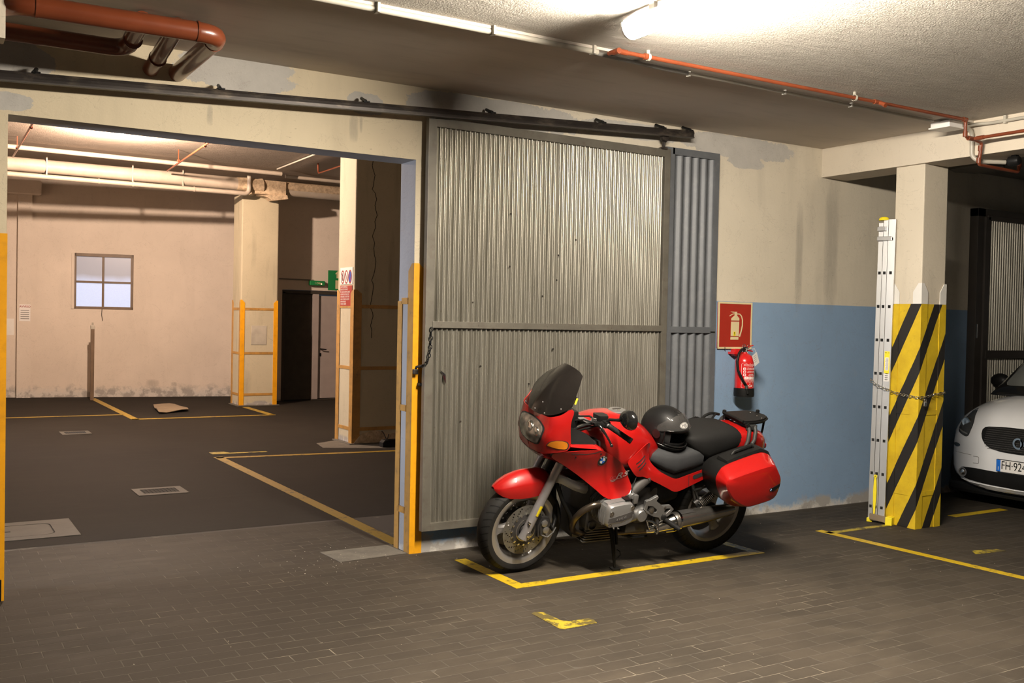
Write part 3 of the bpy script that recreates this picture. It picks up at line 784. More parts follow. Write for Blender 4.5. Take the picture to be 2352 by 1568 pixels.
for (a, b) in ((DX0 + .055, 4.02), (4.0, DX1 - .05)):
    for (z0, z1) in ((DZ0 + .05, 1.55), (1.58, DZ1 - .05)):
        bm = corr(a, b, z0, z1, DY + (.020 if a < 3.5 else .0205),   .0385, .0100, 10, 0 if a < 3.5 else (4.0 - DX0 - .055) / .0385 * 2 * math.pi)
        link('corrugated_sheet', bm, M['galv'], door, smooth=True)
bm = BM()
for x, z in ((3.62, 2.35), (3.62, 1.98), (4.02, 1.9), (4.03, 2.08), (3.90, 1.78), (4.18, 2.2), (3.33, 1.72), (3.8, 1.15), (3.4, 1.28), (3.25, .9), (4.0, 1.4)):
    lathe(bm, [(.007, -.004), (.006, .0), (0, .001)], 8, 'y', (x, DY + .012, z))
link('rust_screws', bm, M['steel_dark'], door)
bm = BM(); prism(bm, [(3.085, 1.255), (3.125, 1.225), (3.128, 1.16), (3.11, 1.20)], DY + .002, DY + .006, 'y'); link('dent', bm, M['chrome'], door)
# hanger and roller
bm = BM(); box(bm, 4.955, 5.005, DY - .02, DY + .03, 2.945, 2.96); tube(bm, [(4.98, DY, 2.95), (4.98, DY, 3.06)], .012, 8); lathe(bm, [(.03, -.03), (.035, -.02), (.035, .0), (.03, .01)], 16, 'y', (4.98, DY, 3.035)); link('hanger', bm, M['steel_dark'], door)
# door pull chain
ch = empty('door_chain', (0, 0, 0), 'dark chain hanging from the sliding door edge to the yellow jamb', 'chain')
def chain(parent, pts, L, wr, m, n=None):
    """links along a polyline, alternately turned"""
    P = [Vector(p) for p in pts]; cum = [0]
    for a, b in zip(P, P[1:]): cum.append(cum[-1] + (b - a).length)
    step = L - 2 * wr; n = max(2, int(cum[-1] / step))
    def at(s):
        for i in range(len(P) - 1):
            if s <= cum[i + 1] or i == len(P) - 2: return P[i].lerp(P[i + 1], (s - cum[i]) / (cum[i + 1] - cum[i]))
    bm = BM(); h = L / 2 - wr; w = L * .30
    loop = [(h - w + w * math.cos(a), w * math.sin(a), 0) for a in [R(-90 + 30 * k) for k in range(7)]] + [(-(h - w) - w * math.cos(a), -w * math.sin(a) * -1 * -1, 0) for a in [R(-90 + 30 * k) for k in range(7)]]
    loop = [(h - w + w * math.cos(R(-90 + 30 * k)), w * math.sin(R(-90 + 30 * k)), 0) for k in range(7)] + [(-(h - w) + w * math.cos(R(90 + 30 * k)), w * math.sin(R(90 + 30 * k)), 0) for k in range(7)]
    tube(bm, loop, wr, 6, closed=True)
    src = link('chain_link', bm, m, parent, smooth=True)
    for i in range(n):
        a, b = at(cum[-1] * i / n), at(cum[-1] * (i + 1) / n); d = (b - a).normalized()
        o = src if i == 0 else src.copy()
        if i: COL.objects.link(o)
        q = d.to_track_quat('X', 'Z').to_matrix().to_4x4() @ Matrix.Rotation(R(45 if i % 2 else -45), 4, 'X')
        q.translation = (a + b) / 2; o.parent = parent; o.matrix_local = q
chain(ch, [(DX0 + .04, DY - .012, 1.545), (DX0 + .032, DY - .016, 1.40), (DX0 + .012, DY - .018, 1.31), (DX0 - .03, DY + .0, 1.275)], .034, .0035, M['black'])
bm = BM(); tube(bm, [(2.93, YW - .03, 1.25), (2.925, YW - .055, 1.275), (2.955, YW - .075, 1.285), (2.985, YW - .06, 1.27), (2.99, YW - .03, 1.26)], .009, 8); box(bm, 2.91, 2.945, YW - .05, YW - .02, 1.225, 1.26, .006)
link('padlock', bm, M['steel_dark'], ch)

rail = empty('door_rail', (0, 0, 0), 'sloping dark steel track of the sliding door high on the wall', 'rail')
a, b = Vector((-.6, 5.965, 2.797)), Vector((5.235, 5.965, 3.082)); d = (b - a).normalized(); up = Vector((-d.z, 0, d.x))
def railsec(p): return [tuple(p + Vector((0, y, 0)) + up * z) for y, z in ((-.012, -.024), (.012, -.024), (.012, .026), (-.012, .026), (-.018, .008), (-.012, -.008))]
bm = BM(); loft(bm, [railsec(a + d * s) for s in np.linspace(0, (b - a).length, 8)]); link('track', bm, M['steel_dark'], rail)
bm = BM(); loft(bm, [[tuple(q + d * s) for q in [a + Vector((0, y, 0)) + up * z for y, z in ((-.017, -.030), (.014, -.030), (.014, -.023), (-.017, -.023))]] for s in (0, (b - a).length)]); link('lower_flange', bm, M['frame_dark'], rail)
for x in (.58, 1.57, 2.49, 3.42, 4.36, 4.93, 5.2):
    p = a + d * ((x - a.x) / d.x); bm = BM()
    box(bm, p.x - .022, p.x + .022, p.y - .02, YW, p.z + .026, p.z + .034, .002); tube(bm, [p + Vector((-.01, -.02, .03)), p + Vector((0, .03, .045)), p + Vector((.012, .1, .07))], .011, 8)
    link('bracket', bm, M['black'], rail)

# grey fixed leaf beside it
sh = empty('door_3', (0, 0, 0)); sh['kind'] = 'structure'; tag(sh, 'narrow blue-grey metal door leaf with deep vertical ribs behind the sliding door')
SX0, SX1, SY = 5.02, 5.615, 6.065
for nm, b in (('stile', (SX0 + .03, SX0 + .125, SY, SY + .04, .05, 2.985)), ('stile', (SX1 - .055, SX1, SY, SY + .04, .05, 2.985)), ('top_rail', (SX0 + .1, SX1 - .05, SY, SY + .04, 2.93, 2.985)), ('middle_rail', (SX0 + .1, SX1 - .05, SY - .002, SY + .04, 1.53, 1.58)), ('bottom_rail', (SX0 + .1, SX1 - .05, SY, SY + .04, .05, .12))):
    bm = BM(); box(bm, *b, .003); link(nm, bm, M['shutter'], sh)
for (z0, z1) in ((.1, 1.54), (1.57, 2.95)):
    link('ribbed_sheet', corr(SX0 + .12, SX1 - .05, z0, z1, SY + .018, .0845, .013, 12), M['shutter'], sh, smooth=True)
bm = BM(); box(bm, SX1 - .06, SX1 - .012, SY - .004, SY, 1.535, 1.545, .001); link('catch', bm, M['black'], sh)

# right-hand corrugated door behind the car
rd = empty('door_4', (0, 0, 0)); rd['kind'] = 'structure'; tag(rd, 'dark framed corrugated door behind the white car')
for nm, b in (('jamb', (8.98, 9.10, 6.02, 6.11, 0, 2.80)), ('jamb', (11.2, 11.3, 6.02, 6.11, 0, 2.80)), ('lintel_frame', (8.98, 11.3, 6.02, 6.11, 2.72, 2.80)), ('stile', (9.08, 9.16, 6.0, 6.05, .1, 2.72)), ('middle_rail', (9.12, 11.2, 5.995, 6.045, 1.32, 1.40)), ('top_rail', (9.12, 11.2, 6.0, 6.05, 2.69, 2.735)), ('bottom_rail', (9.12, 11.2, 6.0, 6.05, .1, .16))):
    bm = BM(); box(bm, *b, .003); link(nm, bm, M['frame_dark'], rd)
for (z0, z1) in ((.14, 1.33), (1.39, 2.7)):
    link('corrugated_sheet', corr(9.15, 11.2, z0, z1, 6.03,   .0385, .0100, 10), M['galv'], rd, smooth=True)
bm = BM(); box(bm, 8.985, 8.998, 6.0, 6.02, 1.52, 1.66, .003); link('pull_plate', bm, M['steel'], rd)
# ================================================================ services: pipes, conduits, lamps
def pipe(name, pts, r, m, label=None, cat='pipe', group=None, seg=12, rr=.05, parent=None, collars=()):
    root = empty(name, (0, 0, 0), label, cat, group) if parent is None else parent
    bm = BM(); tube(bm, pts, r, seg, round_r=rr); link('run' if parent is None else name, bm, m, root, smooth=True, angle=50)
    for (p, d, w, k) in collars:
        bm = BM(); p = Vector(p); d = Vector(d).normalized() * w / 2; tube(bm, [p - d, p + d], r * k, seg); link('collar', bm, m, root, smooth=True, angle=40)
    return root
# red oxide sprinkler line
y = 4.55; z = 3.135
sp1 = pipe('sprinkler_pipe', [(3.41, 4.62, z), (3.41, y, z), (6.60, y, z), (6.60, y, 3.012), (6.70, y, 3.005)], 0.0125, M['orange'], 'red-brown sprinkler pipe running along the ceiling and branching under the beam', rr=.03,
    collars=[((3.42, y + .01, z), (0, 1, 0), .05, 1.35), ((3.46, y, z), (1, 0, 0), .05, 1.3), ((3.62, y, z), (1, 0, 0), .02, 1.5), ((5.63, y, z), (1, 0, 0), .07, 1.35), ((6.59, y, z), (1, 0, 0), .04, 1.35), ((6.60, y, 3.03), (0, 0, 1), .04, 1.35), ((6.66, y, 3.006), (1, 0, 0), .05, 1.4)])
for pts, cl in (([(6.69, y, 3.005), (6.69, -5.9, 3.005)], [((6.69, y - .06, 3.005), (0, 1, 0), .06, 1.3)]), ([(6.70, y, 3.003), (6.80, y, 2.99), (6.80, y + .02, 2.83), (7.27, y + .0, 2.815), (7.28, y, 2.93)], [((6.80, y + .01, 2.95), (0, 0, 1), .04, 1.35), ((6.80, y + .02, 2.86), (0, 0, 1), .04, 1.35), ((7.28, y, 2.88), (0, 0, 1), .06, 1.3)])):
    bm = BM(); tube(bm, pts, 0.0125, 12, round_r=.025); link('branch', bm, M['orange'], sp1, smooth=True, angle=50)
    for (p, d_, w, k) in cl:
        bm = BM(); p = Vector(p); d_ = Vector(d_) * w / 2; tube(bm, [p - d_, p + d_], 0.0125 * k, 12); link('collar', bm, M['orange'], sp1, smooth=True, angle=40)
bm = BM(); tube(bm, [(5.64, y - .0, z), (5.64, y - .045, z - .02)], .014, 10); tube(bm, [(5.64, y - .045, z - .02), (5.64, y - .06, z - .03)], .017, 10); link('sprinkler_nozzle', bm, M['orange'], sp1, smooth=True, angle=40)
for x in (3.64, 5.4):
    bm = BM(); lathe(bm, [(.020, -.008), (.022, -.008), (.022, .008), (.020, .008)], 14, 'x', (x, y, z), closed=True); box(bm, x - .008, x + .008, y - .005, y + .005, z + .018, CZ + .005); link('clip', bm, M['conduit'], sp1)
# conduits along the edge of the plaster field
pipe('conduit', [(-6, 4.665, 3.148), (3.37, 4.675, 3.148)], .0165, M['conduit'], 'pale grey conduit clipped along the ceiling edge above the opening', 'conduit')
c2 = bpy.data.objects['conduit']
for x in (.9, 1.46, 2.0, 2.67, 3.33):
    bm = BM(); box(bm, x - .008, x + .008, 4.640, 4.662, 3.13, CZ + .006, .002); box(bm, x - .008, x + .008, 4.64, 4.69, 3.128, 3.133, .001); link('clip', bm, M['conduit'], c2)
pipe('conduit', [(3.33, 4.70, 3.15), (3.9, 4.735, 3.146), (4.1, 4.735, 3.146)], .012, M['conduit_dark'], 'dark thin conduit below the sprinkler pipe', 'conduit')
c3 = pipe('conduit', [(4.05, 4.735, 3.146), (5.5, 4.75, 3.146), (6.50, 4.75, 3.145)], .0105, M['conduit'], 'thin light conduit leading to the junction box at the beam', 'conduit', seg=8)
for x in (4.12, 4.95, 5.6):
    bm = BM(); box(bm, x - .007, x + .007, 4.735, 4.765, 3.132, 3.162, .002); link('clip', bm, M['white'], c3)
jb = empty('junction_box', (0, 0, 0), 'flat white junction box where the conduit meets the beam', 'junction box')
bm = BM(); box(bm, 6.54, 6.70, 4.64, 4.80, 3.10, 3.145, .006); link('body', bm, M['white'], jb)
bm = BM(); box(bm, 6.53, 6.71, 4.63, 4.81, 3.092, 3.104, .003); link('lid', bm, M['white'], jb)
bm = BM(); tube(bm, [(6.54, 4.72, 3.146), (6.84, 4.72, 3.15)], .006, 8); link('screw_cable', bm, M['conduit_dark'], jb)
pipe('conduit', [(6.74, 4.70, 3.12), (6.80, 4.62, 3.135), (6.83, 4.5, 3.13), (6.83, -5.9, 3.125)], .0125, M['conduit'], 'grey conduit fixed to the face of the beam', 'conduit')
bm = BM(); box(bm, 6.82, 6.85, 4.38, 4.40, 3.11, 3.17, .002); link('clip', bm, M['conduit'], bpy.data.objects['conduit.003'])
pipe('conduit', [(6.72, 4.66, 3.12), (6.828, 4.65, 3.10), (6.832, 4.65, 2.90), (6.86, 4.60, 2.862), (7.02, 4.50, 2.86)], .016, M['conduit'], 'bent grey conduit looping from the beam face to below it', 'conduit', rr=.05)
lampb = empty('bay_lamp', (0, 0, 0), 'dark round lamp housing under the beam', 'lamp')
bm = BM(); lathe(bm, [(.02, -.04), (.03, -.036), (.038, -.015), (.038, .04), (.03, .045)], 20, 'y', (7.06, 4.45, 2.868)); link('housing', bm, M['black'], lampb, smooth=True, angle=40)
bm = BM(); box(bm, 7.04, 7.08, 4.43, 4.47, 2.88, 2.912, .004); link('mount', bm, M['black'], lampb)

# brown soil pipes above the opening
sy, sz = 5.15, 3.022
s1 = pipe('soil_pipe', [(.28, 5.75, sz - .015), (.365, sy, sz - .01), (1.352, sy, sz), (1.352, YW, sz - .0)], .050, M['soil_pipe'], 'front brown waste pipe with a right-angle elbow at its lit end', 'pipe', seg=20, rr=.12,
    collars=[((.50, sy, sz - .008), (1, 0, 0), .012, 1.06), ((1.236, sy, sz), (1, 0, 0), .012, 1.07), ((1.352, 5.29, sz - .0), (0, 1, 0), .012, 1.06)])
sy, sz = 5.33, 3.095
s2 = pipe('soil_pipe', [(-.4, 5.83, sz - .05), (1.02, 5.83, sz - .045), (1.02, 5.62, sz - .01), (1.02, 5.40, sz + .01)], .047, M['soil_pipe'], 'rear brown waste pipe in the shadow behind the lit one', 'pipe', seg=20, rr=.1, collars=[((1.02, 5.66, sz - .03), (0, 1, .2), .012, 1.07)])
s3 = pipe('soil_pipe', [(1.20, 5.42, sz + .015), (1.20, 5.55, sz - .0), (1.20, YW, sz - .07)], .045, M['soil_pipe'], 'short brown waste pipe stub beside the elbow running into the wall', 'pipe', seg=20, rr=.05, collars=[((1.20, 5.92, sz - .05), (0, 1, -.1), .02, 1.1)])
tr = struct('trim_2', [(-.1, .372, 5.14, 5.26, 2.845, SZ)], M['beam'])

# fluorescent batten on the plaster ceiling
def batten(x0, y0, y1, label):
    l = empty('fluorescent_lamp', (0, 0, 0), label, 'ceiling lamp')
    bm = BM(); box(bm, x0 - .05, x0 + .05, y0, y1, 3.105, 3.125, .006); link('base', bm, M['white'], l)
    for q in (.12, .88):
        bm = BM(); box(bm, x0 - .012, x0 + .012, y0 + (y1 - y0) * q - .02, y0 + (y1 - y0) * q + .02, 3.12, CZ); link('spacer', bm, M['white'], l)
    sec = [(math.cos(R(a)), math.sin(R(a))) for a in range(180, 361, 15)]
    bm = BM(); ys = [y0 - .01, y0, y0 + .03, y1 - .03, y1, y1 + .01]; ks = [.55, .85, 1, 1, .85, .55]
    loft(bm, [[(x0 + c * .062 * k, yy, 3.108 + s * .075 * k) for c, s in sec] for yy, k in zip(ys, ks)], closed=True)
    link('diffuser', bm, M['tube_light'], l, smooth=True, angle=40)
    for yy, sg in ((y0, -1), (y1, 1)):
        bm = BM(); loft(bm, [[(x0 + c * .064 * k, yy + sg * e_, 3.11 + s * .077 * k) for c, s in sec] for e_, k in ((-.012, 1.0), (.006, .95), (.014, .7))]); link('end_cap', bm, M['white'], l, smooth=True, angle=40)
    return l
M['tube_light'] = emit('tube_light', (1.0, 0.90, 0.76), TUBE_L)
batten(3.12, 2.55, 4.05, 'long glowing fluorescent batten on the ceiling above the motorbike')

# ---------------------------------------------------------------- services of the rear hall
fb = empty('pipe_bundle', (0, 0, 0), 'thick pale pipe crossing the rear hall under the ceiling', 'pipe')
bm = BM(); tube(bm, [(-1.0, 17.30, 3.875), (5.12, 17.30, 3.875)], .108, 24); link('main_pipe', bm, M['pipe_far'], fb, smooth=True, angle=40)
bm = BM(); tube(bm, [(4.85, 17.30, 3.875), (5.02, 17.30, 3.875), (5.2, 17.30, 3.87), (5.3, 17.3, 3.88)], [.112, .122, .118, .125], 20); box(bm, 5.12, 5.72, 17.24, 17.7, 3.72, 3.98, .03); link('rough_joint', bm, M['pipe_rough'], fb, smooth=True, angle=50)
bm = BM(); tube(bm, [(5.5, 17.42, 3.86), (8.5, 17.42, 3.86)], .115, 20); link('main_pipe', bm, M['pipe_far'], fb, smooth=True, angle=40)
bm = BM(); tube(bm, [(5.5, 17.38, 3.90), (6.9, 17.38, 3.90)], .095, 14); link('scaly_lagging', bm, M['pipe_rough'], fb, smooth=True, angle=50)
bm = BM(); prism(bm, [(5.2, 3.70), (5.72, 3.74), (5.74, 3.67), (5.45, 3.62), (5.38, 3.67)], 17.2, 17.4, 'y'); link('broken_plaster', bm, M['pipe_rough'], fb)
for x in (1.84, 3.12, 3.92):
    bm = BM(); lathe(bm, [(.109, -.012), (.113, -.012), (.113, .012), (.109, .012)], 24, 'x', (x, 17.30, 3.875), closed=True); box(bm, x - .01, x + .01, 17.19, 17.2, 3.66, 4.02); link('strap', bm, M['pipe_far'], fb)
pipe('drain_pipe', [(-1.0, 17.17, 3.70), (5.03, 17.17, 3.70), (5.03, 17.17, 4.02)], .038, M['pipe_far'], 'pale drain pipe below the thick pipe, bending up at the square pillar', seg=16, rr=.09, collars=[((2.6, 17.17, 3.70), (1, 0, 0), .02, 1.2), ((3.12, 17.17, 3.70), (1, 0, 0), .03, 1.2), ((4.1, 17.17, 3.70), (1, 0, 0), .02, 1.2)])
pipe('ceiling_pipe', [(-1.0, 16.5, 4.03), (5.45, 16.7, 4.03)], .036, M['pipe_far'], 'pale pipe close under the rear ceiling behind the lamp', seg=14)
pipe('ceiling_pipe', [(5.6, 16.95, 4.03), (8.5, 17.05, 4.03)], .03, M['pipe_far'], 'pale pipe at the rear ceiling right of the square pillar', seg=14)
pipe('sprinkler_branch', [(1.32, 13.0, 3.97), (1.34, 16.9, 3.93)], .014, M['orange'], 'red-brown sprinkler branch at the left of the rear ceiling', group=None, seg=8)
pipe('sprinkler_branch', [(3.47, 12.6, 3.97), (3.60, 16.9, 3.93)], .014, M['orange'], 'red-brown sprinkler branch at the middle of the rear ceiling', seg=8)
pipe('sprinkler_branch', [(5.72, 12.4, 3.95), (5.74, 15.7, 3.95), (5.74, 15.72, FZ)], .014, M['orange'], 'short sprinkler branch near the wide pillar', seg=8)
pipe('ceiling_conduit', [(5.30, 12.4, 4.09), (5.34, 16.6, 4.09)], .013, M['conduit'], 'thin pale conduit crossing the rear ceiling', 'conduit', seg=8)
for o_, xs, yy in ((bpy.data.objects['sprinkler_branch'], 1.33, (14.2, 16.1)), (bpy.data.objects['sprinkler_branch.001'], 3.53, (14.2, 15.8))):
    for q in yy:
        bm = BM(); box(bm, xs - .006, xs + .006, q - .006, q + .006, 3.93, FZ); box(bm, xs - .02, xs + .02, q - .02, q + .02, 3.935, 3.965, .004); link('hanger', bm, M['orange'], o_)
def bulkhead(x, y_, label):
    l = empty('bulkhead_lamp', (x, y_, FZ), label, 'ceiling lamp')
    bm = BM(); lathe(bm, [(.09, 0), (.09, -.02), (.08, -.028)], 24, 'z'); link('base', bm, M['white'], l, smooth=True, angle=40)
    bm = BM(); lathe(bm, [(.078, -.022), (.075, -.05), (.055, -.075), (.0, -.085)], 24, 'z'); link('globe', bm, M['bulb'], l, smooth=True)
    d_ = bpy.data.lights.new('bulkhead_light', 'POINT'); d_.energy = FAR_W; d_.color = (1.0, .74, .56); d_.shadow_soft_size = .05
    o = bpy.data.objects.new('bulkhead_light', d_); o.location = (0, 0, -.15); o.parent = l; COL.objects.link(o)
M['bulb'] = emit('bulb', (1.0, .80, .60), 40)
bulkhead(2.47, 14.55, 'bright bulkhead lamp on the rear ceiling just behind the lintel')

# emergency lamp, signs
em = empty('exit_lamp', (0, 0, 0), 'small green emergency exit lamp above the rear doors', 'emergency lamp')
bm = BM(); box(bm, 6.53, 6.83, 18.21, 18.3, 2.195, 2.285, .012); link('body', bm, M['green'], em)
bm = BM(); lathe(bm, [(.013, -.004), (.0, -.008)], 12, 'y', (6.755, 18.21, 2.225)); link('indicator', bm, emit('indicator_red', (1, .25, .15), 3), em)
put(curve_mesh('lettering', text='1 ORA', size=.05, ext=.001), 'lettering', M['sign_cream'], frame((6.69, 18.207, 2.235), (0, -1, 0)), em)
bm = BM(); tube(bm, [(5.95, 18.285, 2.30), (6.62, 18.285, 2.295)], .012, 8); link('cable_duct', bm, M['conduit_dark'], em)
def plate(parent, name, x0, x1, z0, z1, y_, m, th=.006, normal=(0, -1, 0)):
    bm = BM(); box(bm, x0, x1, y_ - th, y_, z0, z1, .001); return link(name, bm, m, parent)
es = empty('exit_sign', (0, 0, 0), 'green emergency exit sign with a pale arrow over the rear doors', 'sign')
plate(es, 'board', 6.92, 7.50, 2.115, 2.50, 18.298, M['green'])
put(curve_mesh('arrow', [[(-.03, -.06), (.03, -.06), (.03, .02), (.06, .02), (0, .09), (-.06, .02), (-.03, .02)]], ext=.001), 'arrow', M['sign_cream'], frame((7.12, 18.290, 2.41), (0, -1, 0)), es)
plate(es, 'door_symbol', 7.07, 7.30, 2.145, 2.31, 18.293, M['sign_cream'], .002)
put(curve_mesh('running_figure', [[(-.05, -.07), (-.02, -.01), (-.05, .02), (-.03, .05), (.03, .03), (.05, .0), (.035, -.01), (.02, .01), (.01, -.02), (.04, -.07), (.02, -.08), (-.005, -.035), (-.03, -.08)], circ(.018, 12, .02, .07)], ext=.001), 'running_figure', M['green'], frame((7.22, 18.2895, 2.225), (0, -1, 0)), es)
# prohibition signs on the left face of the wide pillar (faces -X)
def on_left(yc, zc): return frame((4.789, yc, zc), (-1, 0, 0))
psn = empty('prohibition_sign', (0, 0, 0), 'white sign with three round prohibition symbols on the wide pillar', 'sign')
bm = BM(); box(bm, 4.783, 4.79, 11.79, 12.21, 2.02, 2.235, .001); link('board', bm, M['white'], psn)
for i, yc in enumerate((12.12, 11.995, 11.87)):
    f_ = on_left(yc, 2.115) @ Matrix.Translation((0, 0, .008)); zr = .095
    put(curve_mesh('ring', [circ(.056), circ(.045)], ext=.0006), 'ring', M['sign_red'], f_ @ Matrix.Diagonal((1, 1.55, 1, 1)), psn)
    if i == 2: put(curve_mesh('disc', [circ(.044)], ext=.0003), 'disc', M['blue'], f_ @ Matrix.Diagonal((1, 1.55, 1, 1)), psn)
    put(curve_mesh('slash', [[(-.036, .05), (-.028, .056), (.036, -.05), (.028, -.056)]], ext=.0009), 'slash', M['sign_red'], f_, psn)
    if i == 0: put(curve_mesh('figure', [[(-.006, -.05), (.006, -.05), (.01, .0), (.004, .03), (-.006, .03), (-.012, .0)], circ(.008, 10, -.001, .042)], ext=.0004), 'figure', M['black'], f_, psn)
    if i == 1: put(curve_mesh('cigarette', [rect(-.03, .028, -.006, .004)], ext=.0004), 'cigarette', M['white'], f_, psn)
rs = empty('regulation_sign', (0, 0, 0), 'red notice with white lines of text under the prohibition sign', 'sign')
bm = BM(); box(bm, 4.783, 4.79, 11.80, 12.20, 1.745, 2.005, .001); link('board', bm, M['sign_red'], rs)
for k, tx in enumerate(('AUTORIMESSA', 'VIETATO FUMARE', 'E USARE FIAMME LIBERE', 'NORME DI ESERCIZIO', 'SPEGNERE IL MOTORE', 'NON TENERE LIQUIDI', 'INFIAMMABILI', 'CORSIE LIBERE')):
    me_ = curve_mesh('text_line', text=tx, size=.030 if k else .036, ext=.0005, align='LEFT'); put(me_, 'text_line', M['white'], frame((4.7825, 12.185, 1.985 - k * .031), (-1, 0, 0)), rs)

# odds and ends of the rear hall
po = empty('marker_post', (0, 0, 0), 'thin dark brown steel post with a pale head standing before the far wall', 'post')
bm = BM(); box(bm, 2.83, 2.89, 19.36, 19.42, 0, 1.29, .004); link('shaft', bm, M['window_brown'], po)
bm = BM(); box(bm, 2.825, 2.895, 19.355, 19.425, 1.29, 1.36, .008); tube(bm, [(2.86, 19.39, 1.36), (2.86, 19.39, 1.41)], .015, 8); link('head', bm, M['conduit'], po)
nt = empty('paper_notice', (0, 0, 0), 'white paper notice with grey lines taped to the pilaster', 'notice')
far_prism('sheet', 1.735, 1.915, 1.41, 1.715, M['paper'], parent=nt, off=.094, d=-.088)
put(curve_mesh('heading', text='AVVISO', size=.055, ext=.0005), 'heading', M['sign_red'], Matrix.Translation((0, 0, 0)) @ frame((1.825, farY(1.825) - .10, 1.675), (-.2, -1, 0)), nt)
for k in range(5):
    far_prism('text_line', 1.755, 1.895, 1.60 - k * .038, 1.612 - k * .038, M['conduit_dark'], parent=nt, off=.096, d=-.0945)
bm = BM(); panel_pts = [(3.60, 17.75), (3.93, 17.62), (4.02, 17.2), (3.95, 16.72), (3.42, 16.40), (3.50, 17.1)]
vs, fs = grid_fill([Vector(p) for p in densify([Vector((*p, 0)) for p in panel_pts], .1)], .12) if False else (None, None)
bm2 = BM(); prism(bm2, panel_pts, .012, .018, 'z')
bmesh.ops.subdivide_edges(bm2, edges=bm2.edges, cuts=3, use_grid_fill=True)
for v in bm2.verts: v.co.z += .02 * math.sin(v.co.x * 7) ** 2 + .025 * math.sin(v.co.y * 4) ** 2
tag(link('cardboard_sheet', bm2, M['cardboard'], None), 'flattened piece of cardboard lying on the rear floor', 'cardboard')
bm.free()
rb = empty('rubber_block', (5.13, 11.35, 0), 'small black rubber block at the foot of the wide pillar', 'block')
bm = BM(); prism(bm, [(-.11, 0), (.14, 0), (.14, .09), (-.08, .09), (-.11, .06)], -.06, .06, 'y', .006); link('body', bm, M['rubber'], rb)
bm = BM(); tube(bm, [(-.04, 0, .09), (-.07, .02, .17), (-.10, .02, .2)], .006, 6); tube(bm, [(-.03, 0, .09), (-.02, -.02, .16)], .006, 6); link('wire', bm, M['steel_dark'], rb)

# ---------------------------------------------------------------- fire extinguisher and its sign
fs_ = empty('extinguisher_sign', (0, 0, 0), 'red sign with a cream fire extinguisher pictogram on the blue wall', 'sign')
sx, sz_ = 5.855, 1.597; w, h = .187, .19
bm = BM(); box(bm, sx - w, sx + w, YW - .014, YW, sz_ - h, sz_ + h, .002); link('board', bm, M['sign_red'], fs_)
put(curve_mesh('border', [rect(-w - .003, w + .003, -h - .003, h + .003), rect(-w + .012, w - .012, -h + .012, h - .012)], ext=.003), 'border', M['sign_cream'], frame((sx, YW - .014, sz_), (0, -1, 0)), fs_)
F = frame((sx, YW - 0.0156, sz_), (0, -1, 0))
pk = .00061 * 1.0
def q(px, pz): return ((px - 400) * .000775, (400 - pz) * .000585)      # sign drawing units -> metres
shapes = [[q(340, 345), q(458, 345), q(455, 548), q(338, 548)], [q(338, 560), q(453, 560), q(451, 600), q(336, 600)],
          [q(340, 330), q(458, 330), q(458, 298), q(425, 260), q(422, 205), q(390, 205), q(388, 258), q(342, 298)],
          [q(328, 203), q(392, 206), q(392, 220), q(362, 220)], [q(385, 228), q(358, 234), q(314, 262), q(318, 274), q(360, 245), q(386, 240)]]
for s in shapes: put(curve_mesh('pictogram', [s], ext=.0006), 'pictogram', M['sign_cream'], F, fs_)
arc = [(425, 228), (465, 230), (495, 262), (512, 320), (512, 400), (497, 480), (475, 560)]; inn = [(455, 556), (480, 478), (497, 400), (497, 322), (482, 270), (460, 245), (425, 243)]
put(curve_mesh('pictogram', [[q(*p) for p in arc + inn]], ext=.0006), 'pictogram', M['sign_cream'], F, fs_)
put(curve_mesh('number_label', [rect(*[q(377, 0)[0], q(408, 0)[0], q(0, 548)[1], q(0, 487)[1]])], ext=.0009), 'number_label', M['label_yellow'], F, fs_)
put(curve_mesh('numeral', text='5', size=.036, ext=.0012), 'numeral', M['black'], F @ Matrix.Translation((q(393, 0)[0], q(0, 518)[1], 0)), fs_)
bm = BM(); tube(bm, [(sx - .11, YW - .016, sz_ - h + .01), (sx - .11, YW - .02, sz_ - h - .012)], .004, 6); link('fixing_tab', bm, M['steel_dark'], fs_)

ex = empty('fire_extinguisher', (5.865, 5.985, 1.015), 'red fire extinguisher with black hose hanging on the blue wall', 'fire extinguisher')
bm = BM(); lathe(bm, [(.076, .055), (.078, .07), (.078, .285), (.074, .310), (.058, .335), (.034, .350), (.024, .356), (.022, .37)], 36, 'z'); link('cylinder', bm, M['ext_red'], ex, smooth=True, angle=50)
bm = BM(); lathe(bm, [(.070, .0), (.082, .004), (.084, .02), (.082, .072), (.076, .074)], 36, 'z'); link('base_ring', bm, M['black'], ex, smooth=True, angle=40)
bm = BM(); lathe(bm, [(.024, .366), (.024, .385), (.016, .392), (.016, .41)], 16, 'z'); box(bm, -.03, .03, -.012, .012, .385, .405, .003); link('valve', bm, M['chrome'], ex)
bm = BM(); prism(bm, [(-.01, .405), (.085, .425), (.088, .418), (.0, .395)], -.009, .009, 'y', .002); prism(bm, [(.0, .392), (.085, .376), (.082, .368), (.0, .380)], -.009, .009, 'y', .002); link('lever', bm, M['ext_red'], ex)
bm = BM(); lathe(bm, [(.012, -.003), (.015, -.003), (.015, .003), (.012, .003)], 14, 'y', (-.03, -.02, .418), closed=True); lathe(bm, [(.012, -.003), (.015, -.003), (.015, .003), (.012, .003)], 14, 'y', (.02, -.02, .412), closed=True); link('safety_ring', bm, M['chrome'], ex)
bm = BM(); tube(bm, [(-.012, -.02, .395), (-.06, -.025, .388), (-.095, -.03, .355), (-.112, -.03, .29), (-.105, -.035, .22), (-.075, -.06, .14), (-.050, -.075, .095)], .0105, 10); link('hose', bm, M['black'], ex, smooth=True)
